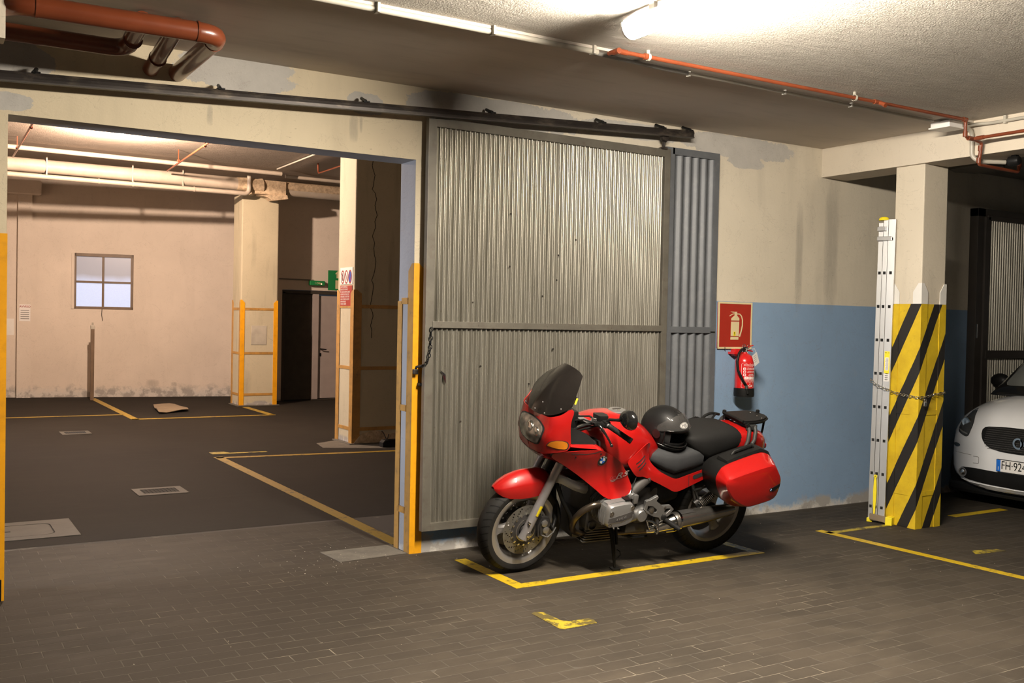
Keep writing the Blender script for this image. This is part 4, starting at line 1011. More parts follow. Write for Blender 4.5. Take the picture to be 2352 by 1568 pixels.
bm = BM(); tube(bm, [(-.051, -.075, .098), (-.046, -.079, .07)], .013, 10); link('hose_tip', bm, M['steel'], ex)
bm = BM(); tube(bm, [(-.046, -.08, .07), (-.042, -.086, .03)], .009, 10); link('nozzle', bm, M['black'], ex)
bm = BM(); box(bm, -.04, .04, .07, .125, .33, .39, .004); box(bm, -.07, -.03, .05, .125, .345, .365, .003); link('bracket', bm, M['ext_red'], ex)
# printed label wrapped on the cylinder
def wrap(me, zc, a0, r=.0787):
    for v in me.vertices:
        a = a0 + v.co.x * 1.2 / r; rr_ = r + v.co.z; z_ = zc + v.co.y
        v.co = (rr_ * math.sin(a), -rr_ * math.cos(a), z_)
    return me
A0 = -.14
def lab(name, m, zc, da=0.0, **kw):
    me_ = curve_mesh(name, **kw); bm = BM(); bm.from_mesh(me_); bmesh.ops.triangulate(bm, faces=bm.faces); 
    for _ in range(2):
        lo = [e for e in bm.edges if abs(e.verts[0].co.x - e.verts[1].co.x) > .018]
        if lo: bmesh.ops.subdivide_edges(bm, edges=lo, cuts=1)
    bm.to_mesh(me_); bm.free(); link(name, wrap(me_, zc, A0 + da), m, ex)
lab('label_frame', M['white'], .19, splines=[rrect(-.062, .062, -.072, .085, .008), rrect(-.0605, .0605, -.0705, .0835, .007)], ext=.0003)
lab('label_text', M['white'], .262, text='ESTINTORE', size=.017, ext=.0003)
lab('label_text', M['white'], .249, text='6 kg POLVERE', size=.009, ext=.0003)
for k in range(3):
    lab('symbol', M['white'], .232 - k * .024, -.048 / .0787, splines=[rrect(-.009, .009, -.009, .009, .003), rrect(-.006, .006, -.006, .004, .002)], ext=.0003)
    for q_ in range(2):
        lab('label_text', M['white'], .236 - k * .024 - q_ * .008, .012 / .0787, text=('TOGLIERE LA SPINA', 'IMPUGNARE LANCIA', 'PREMERE LA LEVA', 'DIRIGERE IL GETTO', 'ALLA BASE', 'DELLE FIAMME')[k * 2 + q_], size=.0075, ext=.0003)
for k in range(3): lab('fire_class', M['white'], .158, (-.035 + .033 * k) / .0787, splines=[rrect(-.012, .012, -.011, .011, .003)], ext=.0003)
for k, c_ in enumerate('ABC'): lab('fire_class_letter', M['ext_red'], .158, (-.035 + .033 * k) / .0787, text=c_, size=.018, ext=.0006)
for k in range(3): lab('label_text', M['white'], .142 - k * .008, text='UTILIZZABILE SU APPARECCHI', size=.006, ext=.0003)
lab('label_frame', M['white'], .095, splines=[rrect(-.062, .062, -.016, .016, .006), rrect(-.0605, .0605, -.0145, .0145, .005)], ext=.0003)
lab('brand_text', M['white'], .095, -.012 / .0787, text='PieGal', size=.024, ext=.0004)
# service tag
tg = BM(); box(tg, -.036, .036, -.0008, .0008, -.048, .048, .0); o = link('service_tag', tg, M['paper'], ex); o.location = (.026, -.098, .312); o.rotation_euler = (0, R(26) * -1, R(12))
for k in range(4):
    b_ = BM(); box(b_, -.026, .018 - k * .004, -.0012, -.0008, .028 - k * .016, .033 - k * .016); link('tag_print', b_, M['conduit'], o)
bm = BM(); tube(bm, [(.012, -.02, .39), (.06, -.05, .395), (.035, -.09, .36)], .0014, 6); tube(bm, [(-.02, -.03, .40), (-.03, -.06, .36)], .0014, 6); link('tag_string', bm, M['white'], ex)

# ---------------------------------------------------------------- ladder with its chain
ld = empty('ladder', (6.80, 5.375, 0), 'aluminium three-section extension ladder leaning upright against the striped pillar', 'ladder')
LEAN = Matrix.Rotation(R(.6), 4, 'X')
LADDER = Matrix.Translation((6.822, 5.397, .012)) @ Matrix.Rotation(R(20), 4, 'Z') @ LEAN
ld.matrix_world = LADDER
LW = .42
# section k: stiles are channels; y depth position
for k, (y0, y1, x_off, zt) in enumerate(((-.055, .001, 0.0, 2.475), (.008, .044, .010, 2.475), (.051, .087, .020, 2.45))):
    for side in (0, 1):
        x0 = x_off if side == 0 else .42 - x_off - .022
        holes = []
        if side == 0:
            for i in range(9):
                zc = .115 + .275 * i; yc = (y0 + y1) / 2; holes.append(rect(yc - .011, yc + .011, zc - .012, zc + .012))
        me_ = curve_mesh('stile', [rect(y0, y1, .0 if k else .015, zt)] + holes, ext=.011, bev=.0)
        # local (x=y, y=z) -> stand up facing -X
        put(me_, 'stile', M['alu'], Matrix(((0, 0, 1, x0 + .011), (1, 0, 0, 0), (0, 1, 0, 0), (0, 0, 0, 1))), ld)
    for i in range(9):
        zc = .115 + .275 * i; yc = (y0 + y1) / 2; bm = BM(); box(bm, x_off + .024, .42 - x_off - .022, yc - .011, yc + .011, zc - .012, zc + .012, .002); rg = link('rung', bm, M['alu'], ld)
        bm = BM(); box(bm, x_off + .006, x_off + .0235, yc - .0112, yc + .0112, zc - .0122, zc + .0122); link('rung_bore_shade', bm, M['dark'], rg)  # dark box stands in for the shade inside the hollow rung
for z in (2.40, 2.32):
    bm = BM(); box(bm, -.006, .018, -.03 if z < 2.35 else .02, .092, z - .018, z + .018, .003); link('guide_bracket', bm, M['alu_cast'], ld)
bm = BM(); lathe(bm, [(.042, 0), (.038, .018), (.024, .028), (.0, .031)], 20, 'z', (.03, .05, 2.47)); link('top_cap', bm, M['label_yellow'], ld, smooth=True, angle=50)
bm = BM(); box(bm, -.004, .024, .046, .09, -.012, .02, .004); link('foot', bm, M['label_yellow'], ld)
bm = BM(); box(bm, -.05, .03, -.13, -.075, -.012, .055, .006); link('foot', bm, M['label_yellow'], ld)
bm = BM(); prism(bm, [(-.08, .0), (.06, .015), (.06, .06), (-.08, .05)], -.03, .0, 'x', .004); o = link('stabiliser_bar', bm, M['cardboard'], ld); o.location = (.0, -.0, 0)
bm = BM(); loft(bm, [[(-.012, .028 + w * c, z) for c in (-1, 1)] + [(-.004, .028 + w * c, z) for c in (1, -1)] for z, w in ((.06, .006), (.16, .012), (.25, .014), (.33, .010), (.36, .007))]); lathe(bm, [(.006, -.004), (.014, -.004), (.014, .004), (.006, .004)], 14, 'x', (-.008, .028, .37), closed=True); link('safety_strap', bm, M['label_yellow'], ld)
bm = BM(); box(bm, -.0015, .0, -.047, -.005, 1.22, 1.40); st = link('sticker', bm, M['label_yellow'], ld)
bm = BM(); box(bm, -.0022, -.0015, -.040, -.012, 1.245, 1.35); link('sticker_text_block', bm, M['paper'], st)
put(curve_mesh('sticker_heading', text='EN 131', size=.012, ext=.0003), 'sticker_heading', M['black'], Matrix.Translation((-.0018, -.026, 1.388)) @ Matrix(((0, 0, -1, 0), (-1, 0, 0, 0), (0, 1, 0, 0), (0, 0, 0, 1))), st)
for k in range(9):
    bm = BM(); box(bm, -.0026, -.0022, -.037 + .0 * k, -.015 - .003 * (k % 3), 1.252 + k * .0105, 1.256 + k * .0105); link('sticker_line', bm, M['conduit_dark'], st)
bm = BM(); box(bm, -.0015, .0, -.047, -.005, 1.155, 1.215); s2_ = link('sticker', bm, M['paper'], ld)
for k in range(3):
    bm = BM(); box(bm, -.0022, -.0015, -.038, -.014, 1.165 + k * .016, 1.172 + k * .016); link('sticker_line', bm, M['conduit_dark'], s2_)

lc = empty('ladder_chain', (0, 0, 0), 'steel chain with padlock round the ladder and the striped pillar', 'chain')
P_ = [(7.20, 5.375, 1.13), (7.20, 5.30, 1.12), (7.20, 5.068, 1.09), (7.04, 5.064, 1.075), (6.89, 5.062, 1.055), (6.868, 5.066, 1.052), (6.866, 5.20, 1.062), (6.864, 5.31, 1.078)] + [tuple(LADDER @ Vector(q)) for q in ((.0, -.064, 1.078), (-.018, -.05, 1.085), (-.02, .02, 1.11), (-.016, .092, 1.15), (.02, .10, 1.165))]
chain(lc, P_, .036, .0034, M['chrome'])
pd = BM(); box(pd, 6.905, 6.935, 5.045, 5.06, .985, 1.02, .004); tube(pd, [(6.91, 5.052, 1.018), (6.91, 5.052, 1.045), (6.93, 5.052, 1.045), (6.93, 5.052, 1.018)], .004, 8, round_r=.012); link('padlock', pd, M['steel'], lc)
# ================================================================ motorbike (local frame: x forward, y left, z up)
bike = empty('motorcycle', (0, 0, 0), 'red touring motorcycle with hard panniers leaning on its side stand', 'motorcycle')
_fx = Vector((3.327 - 4.821, 5.405 - 5.317, 0)).normalized(); _yl = Vector((-_fx.y, _fx.x, 0)); PHI = R(12.5)
_up = Vector((0, 0, 1)) * math.cos(PHI) + _yl * math.sin(PHI); _lf = _yl * math.cos(PHI) - Vector((0, 0, 1)) * math.sin(PHI)
BIKE = Matrix(((_fx.x, _lf.x, _up.x, 4.821), (_fx.y, _lf.y, _up.y, 5.317), (_fx.z, _lf.z, _up.z, .012), (0, 0, 0, 1)))
bike.matrix_world = BIKE

def bl(name, bm, m, smooth=True, angle=40, parent=None): return link(name, bm, m, bike if parent is None else parent, smooth, angle)
def both(name, fn, m, label=None, **kw):
    for s in (1, -1):
        bm = fn()
        if s < 0: mirror_y(bm)
        o = bl(name, bm, m, **kw)
    return o

def tyre_mat(name, k):
    t = NT(name); s = t.n('ShaderNodeSeparateXYZ', {0: t.obj()})
    a = t.math('ARCTAN2', s.outputs[0], s.outputs[2]); ay = t.math('ABSOLUTE', s.outputs[1])
    ph = t.math('FRACT', t.math('ADD', t.math('MULTIPLY', a, 38 / (2 * math.pi)), t.math('MULTIPLY', ay, k)))
    g = t.math('MULTIPLY', t.math('LESS_THAN', ph, .16), t.math('GREATER_THAN', ay, .012))
    r = t.math('SQRT', t.math('ADD', t.math('POWER', s.outputs[0], 2), t.math('POWER', s.outputs[2], 2)))
    g = t.math('MULTIPLY', g, t.math('GREATER_THAN', r, .268))
    t.bump(t.math('SUBTRACT', 1.0, g), .9, .006)
    return t.fin(t.mix(g, t.mix(t.noise(t.obj(), 20, 3), (.012, .0115, .011), (.019, .018, .017)), (.004, .004, .004)), .62, spec=.18)
M['tyre'] = tyre_mat('tyre_rubber', 12.0)
def wheel(name, x, z, Ro, W, rim, steer=0.0, yoff=0.0):
    w = empty(name, (0, 0, 0)); w.parent = bike; w.matrix_local = Matrix.Translation((x, yoff, z)) @ Matrix.Rotation(steer, 4, 'Z')
    h = W / 2
    prof = [(rim - .006, -h * .86), (rim + .012, -h * .92), (rim + .035, -h * 1.0), (Ro - .028, -h * .98), (Ro - .010, -h * .68), (Ro - .002, -h * .32), (Ro, 0)]
    prof = prof + [(r, -y) for r, y in prof[-2::-1]]
    bm = BM(); lathe(bm, prof + [(rim - .02, h * .6), (rim - .02, -h * .6)], 72, 'y', closed=True); link('tyre', bm, M['tyre'], w, True, 60)
    hw = h * .84
    half = [(rim - .012, hw), (rim + .004, hw + .004), (rim + .007, hw), (rim + .004, hw - .006), (rim - .018, hw - .010), (rim - .026, hw - .022), (rim - .034, hw - .040), (rim - .040, .022)]
    prof = half + [(r, -y) for r, y in half[::-1]] + [(rim - .052, -.02), (rim - .045, -hw + .02), (rim - .026, -hw + .004), (rim - .016, -hw + .001), ]
    prof = half + [(r, -y) for r, y in half[::-1]]
    inner = [(rim - .028, -hw + .002), (rim - .050, -.026), (rim - .050, .026), (rim - .028, hw - .002)]
    bm = BM(); lathe(bm, prof + inner, 72, 'y', closed=True); link('rim', bm, M['rim'], w, True, 45)
    for k in range(3):
        a = R(90 + 120 * k + 28); ca, sa = math.cos(a), math.sin(a)
        bm = BM(); secs = []
        for r, ww, th in ((.03, .040, .040), (.075, .034, .030), (.13, .028, .022), (rim - .075, .030, .022), (rim - .045, .045, .026)):
            ring = []
            for dx, dy in ((-ww, -th * .5), (-ww * .6, -th), (ww * .6, -th), (ww, -th * .5), (ww, th * .5), (ww * .6, th), (-ww * .6, th), (-ww, th * .5)):
                ring.append((ca * r - sa * dx, dy, sa * r + ca * dx))
            secs.append(ring)
        loft(bm, secs); link('spoke', bm, M['rim'], w, True, 35)
    bm = BM(); lathe(bm, [(.0, -.075), (.035, -.075), (.045, -.05), (.052, -.03), (.052, .03), (.045, .05), (.035, .075), (.0, .075)], 28, 'y'); link('hub', bm, M['engine'], w, True, 40)
    return w
def disc(w, y, R0, R1):
    bm = BM(); na, nr = 120, 6; rows = [[bm.verts.new(((R0 + (R1 - R0) * j / nr) * math.cos(2 * math.pi * i / na), y, (R0 + (R1 - R0) * j / nr) * math.sin(2 * math.pi * i / na))) for i in range(na)] for j in range(nr + 1)]
    for j in range(nr):
        for i in range(na):
            if 1 <= j <= 4 and (i - j * 2) % 8 == 0: continue
            bm.faces.new((rows[j][i], rows[j][(i + 1) % na], rows[j + 1][(i + 1) % na], rows[j + 1][i]))
    bmesh.ops.solidify(bm, geom=list(bm.faces), thickness=.005)
    d_ = link('brake_disc', bm, M['disc_steel'], w)
    bm = BM(); lathe(bm, [(.052, y - .01), (R0 + .004, y - .004), (R0 + .004, y + .004), (.052, y + .012)], 40, 'y', closed=True); link('disc_carrier', bm, M['engine'], w, True, 30)
    bm = BM()
    for k in range(16):
        a = 2 * math.pi * k / 16; lathe(bm, [(.0085, y - .006), (.0085, y + .007), (.004, y + .008)], 10, 'y', (R0 * math.cos(a), 0, R0 * math.sin(a)))
    link('disc_rivets', bm, M['chrome'], w)
    bm = BM(); lathe(bm, [(.066, y + .004), (.074, y + .004), (.074, y + .010), (.066, y + .010)], 48, 'y', closed=True)
    for k in range(48):
        a = 2 * math.pi * k / 48; c, s = math.cos(a), math.sin(a); box(bm, 0, 0, 0, 0, 0, 0) if False else None
    link('abs_ring', bm, M['steel'], w, True, 30)
STEER = R(5)
fwh = wheel('front_wheel', 1.497, .297, .300, .122, .232, STEER)
disc(fwh, .064, .100, .163); disc(fwh, -.064, .100, .163)
rwh = wheel('rear_wheel', .0, .314, .318, .165, .236)
# calipers
bm = BM(); prism(bm, [(-.155, -.02), (-.085, -.05), (-.075, .03), (-.10, .085), (-.155, .075), (-.175, .03)], .050, .105, 'y', .012); link('brake_caliper', bm, M['engine'], fwh, True, 40)
bm = BM()
for dx, dz in ((-.115, .045), (-.13, .0)):
    lathe(bm, [(.022, .10), (.022, .112), (.016, .114)], 18, 'y', (dx, 0, dz))
tube(bm, [(-.10, .11, -.03), (-.14, .12, -.045), (-.19, .11, -.02), (-.22, .09, .0)], .004, 6)
link('caliper_pistons', bm, M['alu_cast'], fwh, True, 40)

# fork: sliders, stanchions, yellow sticker, axle
def fk(): 
    bm = BM(); tube(bm, [(1.525, .105, .255), (1.50, .105, .315), (1.40, .105, .565), (1.325, .105, .745)], [.032, .029, .028, .027], 18); return bm
both('fork_slider', fk, M['fork'])
def fk2():
    bm = BM(); tube(bm, [(1.33, .105, .73), (1.245, .105, .955)], .021, 16); return bm
both('fork_stanchion', fk2, M['steel'])
bm = BM(); lathe(bm, [(.018, .09), (.018, .14), (.012, .143)], 16, 'y', (1.50, 0, .293)); lathe(bm, [(.010, .14), (.010, .148), (0, .150)], 6, 'y', (1.50, 0, .293)); lathe(bm, [(.007, .12), (.007, .142), (0, .145)], 8, 'y', (1.505, 0, .37)); bl('axle_bolt', bm, M['chrome'])
bm = BM(); d = Vector((-.37, 0, .93)).normalized(); c0 = Vector((1.447, .1385, .445)); s_ = Vector((.93, 0, .37)).normalized()
vs = [bm.verts.new(c0 + d * a + s_ * b + Vector((0, -.0006 if abs(b) < .001 else -.004, 0))) for a in (-.035, .035) for b in (-.010, 0.0, .010)]
bm.faces.new((vs[0], vs[1], vs[4], vs[3])); bm.faces.new((vs[1], vs[2], vs[5], vs[4])); bmesh.ops.solidify(bm, geom=list(bm.faces), thickness=.002)
bl('fork_reflector', bm, M['label_yellow'], angle=30)

# front mudguard
st = [(1.722, .560, .574, .018), (1.705, .543, .592, .045), (1.675, .528, .618, .066), (1.63, .518, .646, .080), (1.57, .515, .668, .086), (1.50, .518, .680, .088), (1.43, .530, .685, .087), (1.38, .548, .675, .085), (1.335, .575, .645, .078), (1.315, .60, .625, .06)]
def mg(off):
    out = []
    for x, zb, zt, w in st:
        h = zt - zb; w_ = w + off
        half = [(w_ * .97, zb), (w_ * 1.03, zb + h * .28), (w_ * 1.0, zb + h * .55), (w_ * .95, zb + h * .62), (w_ * .62, zb + h * .86), (w_ * .34, zt - h * .04 + off), (w_ * .12, zt + off)]
        out.append([(x, y, z) for y, z in half] + [(x, -y, z) for y, z in half[::-1]])
    return out
bm = BM(); loft(bm, mg(0), closed=False); bmesh.ops.recalc_face_normals(bm, faces=bm.faces); bmesh.ops.solidify(bm, geom=list(bm.faces), thickness=.004); bl('front_mudguard', bm, M['red'], angle=32)
# telelever arm
def arm():
    bm = BM(); loft(bm, [[(x, y + dy, z + dz) for dy, dz in ((-.020, -.026), (.014, -.030), (.024, .0), (.014, .026), (-.016, .030))] for x, y, z in ((1.345, .05, .645), (1.29, .10, .635), (1.22, .115, .60), (1.14, .12, .572), (1.02, .12, .57))]); return bm
both('telelever_arm', arm, M['cover_alu'], angle=50)
bm = BM(); tube(bm, [(1.34, .0, .66), (1.20, .0, .98)], .035, 14); tube(bm, [(1.24, .0, .74), (1.15, 0, .9)], .05, 12); box(bm, 1.10, 1.34, -.06, .06, .60, .64, .01); bl('central_shock', bm, M['black'])

# ---- fairing
NU = (.72, .68, .14)
up_out = [(1.500, -.006, 1.062), (1.496, .08, 1.064), (1.487, .17, 1.070), (1.435, .215, 1.095), (1.382, .245, 1.152), (1.372, .262, 1.135), (1.388, .262, 1.07), (1.385, .268, 1.0), (1.375, .272, .945), (1.372, .275, .905), (1.39, .270, .885), (1.45, .225, .862), (1.490, .16, .835), (1.500, -.006, .815)]
up_in = [(1.520, 0, .95), (1.517, .10, .95), (1.497, .185, .95), (1.450, .235, .95), (1.522, 0, .885), (1.508, .11, .885), (1.505, .0, 1.01), (1.490, .175, 1.02), (1.418, .248, 1.02)]
ubm, uh = panel_bm(up_out, up_in, NU, .022, 0)
upper_skin = ubm.copy()
def upf(): 
    b = upper_skin.copy(); bmesh.ops.solidify(b, geom=list(b.faces), thickness=.004); return b
ubm.free()
both('upper_fairing', upf, M['red'], angle=60)
# nose underside
bm = BM(); loft(bm, [[(1.500, y, .817 + .02 * (y / .16) ** 2) for y in np.linspace(-.16, .16, 9)], [(1.47, y * 1.15, .79 + .02 * (y / .16) ** 2) for y in np.linspace(-.16, .16, 9)], [(1.36, y * 1.3, .775) for y in np.linspace(-.16, .16, 9)]], closed=False); bmesh.ops.solidify(bm, geom=list(bm.faces), thickness=.004); bl('nose_lip', bm, M['red'], angle=60)
bm = BM(); prism(bm, [(1.49, .835), (1.503, .86), (1.45, .87), (1.42, .845)], -.09, .09, 'y', .004); bl('air_intake', bm, M['dark'])
# side panel
NS = (.12, .98, .0)
sd_out = [(1.388, .270, .882), (1.30, .283, .889), (1.22, .289, .890), (1.152, .287, .888), (1.07, .270, .848), (1.00, .255, .808), (.965, .250, .782), (.938, .250, .745), (.905, .255, .69), (.882, .268, .642), (.873, .282, .612), (.905, .294, .588), (.96, .300, .568), (1.03, .298, .560), (1.085, .288, .573), (1.13, .268, .612), (1.23, .245, .685), (1.30, .238, .733), (1.37, .228, .778), (1.46, .195, .825), (1.45, .220, .86)]
sd_in = [(1.25, .283, .845), (1.05, .249, .72), (.98, .248, .67), (1.2, .253, .75), (1.33, .256, .82), (1.0, .262, .61), (1.04, .29, .575), (.95, .285, .585)]
sbm, shf = panel_bm(sd_out, sd_in, NS, .022, 0)
side_skin = sbm.copy(); sbm.free()
def sdf():
    b = side_skin.copy(); bmesh.ops.solidify(b, geom=list(b.faces), thickness=.004); return b
both('side_fairing', sdf, M['red'], angle=60)
# red lip + black inner panel
def lip():
    bm = BM(); loft(bm, [[(x, y, z) for x, y, z in ((a, .285 - s, b), (a, .262 - s, b + .014), (a - .004, .225 - s, b + .018), (a - .004, .222 - s, b), (a, .25 - s, b - .02))] for a, b, s in ((1.375, .915, .008), (1.28, .905, .0), (1.20, .897, .0), (1.155, .885, .004), (1.12, .865, .012))]); return bm
both('fairing_ledge', lip, M['red'], angle=45)
def inn():
    b, _ = panel_bm([(1.388, .262, .93), (1.29, .258, .918), (1.165, .245, .905), (1.215, .215, .965), (1.30, .215, 1.0), (1.39, .235, 1.035)], (), (.2, .95, .25), .03, .006); return b
both('inner_panel', inn, M['black'], angle=40)
# seam on the side fairing
so = drop(side_skin, NS); n_ = Vector(NS).normalized(); u_ = Vector((0, 0, 1)).cross(n_).normalized(); v_ = n_.cross(u_)
def on(hf, p, nrm, off):
    n = Vector(nrm).normalized(); u = Vector((0, 0, 1)).cross(n).normalized(); v = n.cross(u); p = Vector(p); q = (p.dot(u), p.dot(v)); return u * q[0] + v * q[1] + n * (hf(q) + off)
def strip(name, pts, nrm, hf, w, m, off=.0012, mirror=False):
    bm = BM(); P = [on(hf, p, nrm, off) for p in densify_open(pts, .02)]; n = Vector(nrm).normalized(); rows = []
    for i, p in enumerate(P):
        d = (P[min(i + 1, len(P) - 1)] - P[max(i - 1, 0)]).normalized(); s = n.cross(d).normalized() * w / 2
        rows.append((bm.verts.new(p + s), bm.verts.new(p - s)))
    for a, b in zip(rows, rows[1:]): bm.faces.new((a[0], a[1], b[1], b[0]))
    if mirror: mirror_y(bm)
    return bl(name, bm, m, angle=60)
def densify_open(pts, res):
    q = []
    for a, b in zip(pts, pts[1:]):
        a, b = Vector(a), Vector(b); m = max(1, int((b - a).length / res)); q += [a.lerp(b, i / m) for i in range(m)]
    return q + [Vector(pts[-1])]
strip('panel_seam', [(1.36, .27, .868), (1.26, .28, .866), (1.19, .28, .873), (1.158, .28, .884)], NS, so, .004, M['dark'])
# headlight across the nose, on both halves
uo = drop(upper_skin, NU)
def hl(out, off, th):
    b, _ = panel_bm(out, (), NU, .015, th, 1, off, uo); return b
ho = [(1.5, 0, 1.03), (1.49, .10, 1.015), (1.48, .142, 1.0), (1.48, .150, .985), (1.485, .128, .93), (1.495, .10, .882), (1.5, .07, .872), (1.51, 0, .868)]
hs = [tuple(Vector(p) * 1) for p in ho]
hb = BM()
def nose_x(y, z):
    t_ = BVHTree.FromBMesh(upper_skin); r_ = t_.ray_cast(Vector((2.5, max(abs(y), .018), z)), Vector((-1, 0, 0))); return r_[0].x if r_[0] else 1.5
def nose_patch(name, poly, off, m, res=.012, bow=0.0):
    q = densify([Vector((*p, 0)) for p in poly], res, 1); vs, fs = grid_fill(q, res); bm = BM()
    bv = [bm.verts.new((nose_x(p.x, p.y) + off, p.x, p.y)) for p in vs]
    for f in fs: bm.faces.new([bv[i] for i in f])
    bmesh.ops.recalc_face_normals(bm, faces=bm.faces)
    if sum(f.normal.x for f in bm.faces) < 0: bmesh.ops.reverse_faces(bm, faces=bm.faces)
    return bl(name, bm, m, angle=70)
hp = [(-.148, 1.006), (-.10, 1.024), (0, 1.032), (.10, 1.024), (.148, 1.004), (.156, .985), (.140, .925), (.116, .886), (.08, .874), (0, .870), (-.08, .874), (-.116, .886), (-.140, .925), (-.156, .985)]
nose_patch('headlight_bucket', [(a * 1.035, .948 + (b - .948) * 1.04) for a, b in hp], .0015, M['dark'])
M['reflector'] = mat('headlight_reflector', (.50, .50, .47), .20, 1.0, var=.5, vs=26)
o = nose_patch('headlight_reflector', [(a * .94, .948 + (b - .948) * .93) for a, b in hp], .0035, M['reflector'])
nose_patch('headlight_glass', hp, .009, M['lens'])
bm = BM()
for y_, r_ in ((-.0, .045), (.085, .03)):
    x_ = nose_x(y_, .95) + .005; lathe(bm, [(r_, -.004), (r_ * .7, .0), (r_ * .3, .002), (0, .003)], 24, 'x', (x_, y_, .955))
link('lamp_bulb', bm, M['chrome'], o, True)
# indicators
def ind(off, sc, th=0):
    q = [(1.475, .17, .895), (1.462, .19, .925), (1.435, .22, .940), (1.405, .25, .944), (1.39, .262, .940), (1.386, .268, .915), (1.392, .266, .896), (1.43, .23, .890)]
    c = sum((Vector(p) for p in q), Vector()) / len(q); q = [tuple(c + (Vector(p) - c) * sc) for p in q]
    b, _ = panel_bm(q, (), NU, .010, th, 1, off, uo); return b
both('indicator_rim', lambda: ind(.0015, 1.08), M['dark'], angle=60); both('indicator_lens', lambda: ind(.005, .98), M['amber'], angle=60)

# windscreen
bm = BM(); rows = []; NS_, NT_ = 24, 18
for j in range(NT_ + 1):
    t_ = j / NT_; ring = []
    for i in range(NS_ + 1):
        s_ = -1 + 2 * i / NS_; a = abs(s_)
        b = Vector((1.506 - .122 * a ** 2.4, .243 * s_, 1.060 + .006 * a + .092 * a ** 4)); tp = Vector((1.286 - .022 * a ** 2, .128 * s_, 1.350 - .022 * a ** 2 - .014 * a ** 8))
        mid = Vector((.032 - .026 * a ** 1.5, .016 * s_, .022 - .004 * a)); p = b.lerp(tp, t_) + mid * (4 * t_ * (1 - t_)) * .9
        ring.append(bm.verts.new(p))
    rows.append(ring)
for a, b in zip(rows, rows[1:]):
    for i in range(NS_): bm.faces.new((a[i], a[i + 1], b[i + 1], b[i]))
bmesh.ops.recalc_face_normals(bm, faces=bm.faces); bmesh.ops.solidify(bm, geom=list(bm.faces), thickness=.004)
scr = bl('windscreen', bm, M['screen'], angle=60)
bm = BM()
for y_, z_, x_ in ((.03, 1.085, 1.517), (.13, 1.085, 1.505), (-.1, 1.09, 1.513), (.215, 1.135, 1.445), (.08, 1.14, 1.497)):
    lathe(bm, [(.006, 0), (.005, .004), (0, .005)], 10, 'x', (x_ - .004, y_, z_))
link('screen_screw', bm, M['alu_cast'], scr, True)
# cockpit
bm = BM(); box(bm, 1.27, 1.40, -.16, .16, .98, 1.10, .02); bl('instrument_cluster', bm, M['black'])
bm = BM(); loft(bm, [[(x, y, z + h) for y, h in ((-w, 0), (-w * .6, .02), (w * .6, .02), (w, 0), (w * .6, -.02), (-w * .6, -.02))] for x, z, w in ((1.31, 1.065, .09), (1.22, 1.03, .13), (1.16, 1.0, .15), (1.12, .985, .10))]); bl('fork_bridge', bm, M['alu_cast'])
bm = BM(); tube(bm, [(1.36, .235, 1.17), (1.345, .228, 1.205)], .006, 8); bl('screen_adjuster', bm, M['label_yellow'])
bm = BM(); box(bm, 1.12, 1.37, -.23, .23, .80, .93, .03); bl('cockpit_tray', bm, M['dark'])

# ---- tank
ts = [(1.215, .07, .91, .985), (1.19, .135, .85, 1.0), (1.12, .185, .78, 1.022), (1.04, .212, .72, 1.042), (.95, .215, .69, 1.050), (.86, .208, .68, 1.040), (.78, .192, .69, 1.008), (.70, .165, .71, .958), (.64, .140, .73, .908), (.595, .115, .75, .86), (.575, .09, .77, .82)]
bm = BM(); loft(bm, [ring_sec(x, w, zb, zt, 2.6, 40, .28) for x, w, zb, zt in ts]); tank = bl('fuel_tank', bm, M['red'], angle=70)
bm = BM(); lathe(bm, [(.060, -.004), (.060, .004), (.054, .008), (.035, .009), (.012, .010), (0, .010)], 32, 'z'); o = bl('fuel_cap', bm, M['alu_cast']); o.location = (.885, 0, 1.045); o.rotation_euler = (0, R(4), 0)
bm = BM(); tube(bm, [(-.03, -.005, .010), (.03, -.005, .012)], .006, 8); lathe(bm, [(.010, .008), (.010, .012)], 12, 'z', (0, .02, 0)); link('cap_lock', bm, M['steel'], o)
# side cover: from the tank seam back under the seat
NC = (0, 1, 0)
sc_out = [(.905, .222, .772), (.87, .215, .80), (.80, .208, .852), (.735, .195, .895), (.705, .172, .86), (.712, .172, .82), (.705, .178, .765), (.665, .186, .722), (.61, .192, .682), (.54, .196, .648), (.47, .197, .622), (.40, .196, .642), (.30, .195, .668), (.215, .192, .692), (.205, .192, .622), (.29, .196, .590), (.37, .200, .562), (.43, .203, .542), (.475, .204, .535), (.56, .206, .578), (.66, .210, .625), (.76, .216, .668), (.815, .224, .668), (.85, .232, .70), (.88, .230, .735)]
sc_in = [(.80, .222, .77), (.75, .214, .72), (.64, .205, .66)]
cbm, chf = panel_bm(sc_out, sc_in, NC, .02, 0); cover_skin = cbm.copy(); cbm.free()
def scf():
    b = cover_skin.copy(); bmesh.ops.solidify(b, geom=list(b.faces), thickness=.004); return b
both('side_cover', scf, M['red'], angle=60)
co = drop(cover_skin, NC)
for a, b in (((.835, .2, .758), (.755, .2, .802)), ((.822, .2, .736), (.748, .2, .780)), ((.806, .2, .716), (.742, .2, .756))):
    strip('vent_slot', [a, b], NC, co, .009, M['dark'])
strip('panel_seam', [(.372, .2, .645), (.362, .2, .565)], NC, co, .004, M['dark'])
b_, _ = panel_bm([(.345, .2, .640), (.235, .2, .668), (.232, .2, .640), (.33, .2, .612)], (), NC, .015, 0, 1, .0015, co); bl('grab_recess', b_, M['dark'])

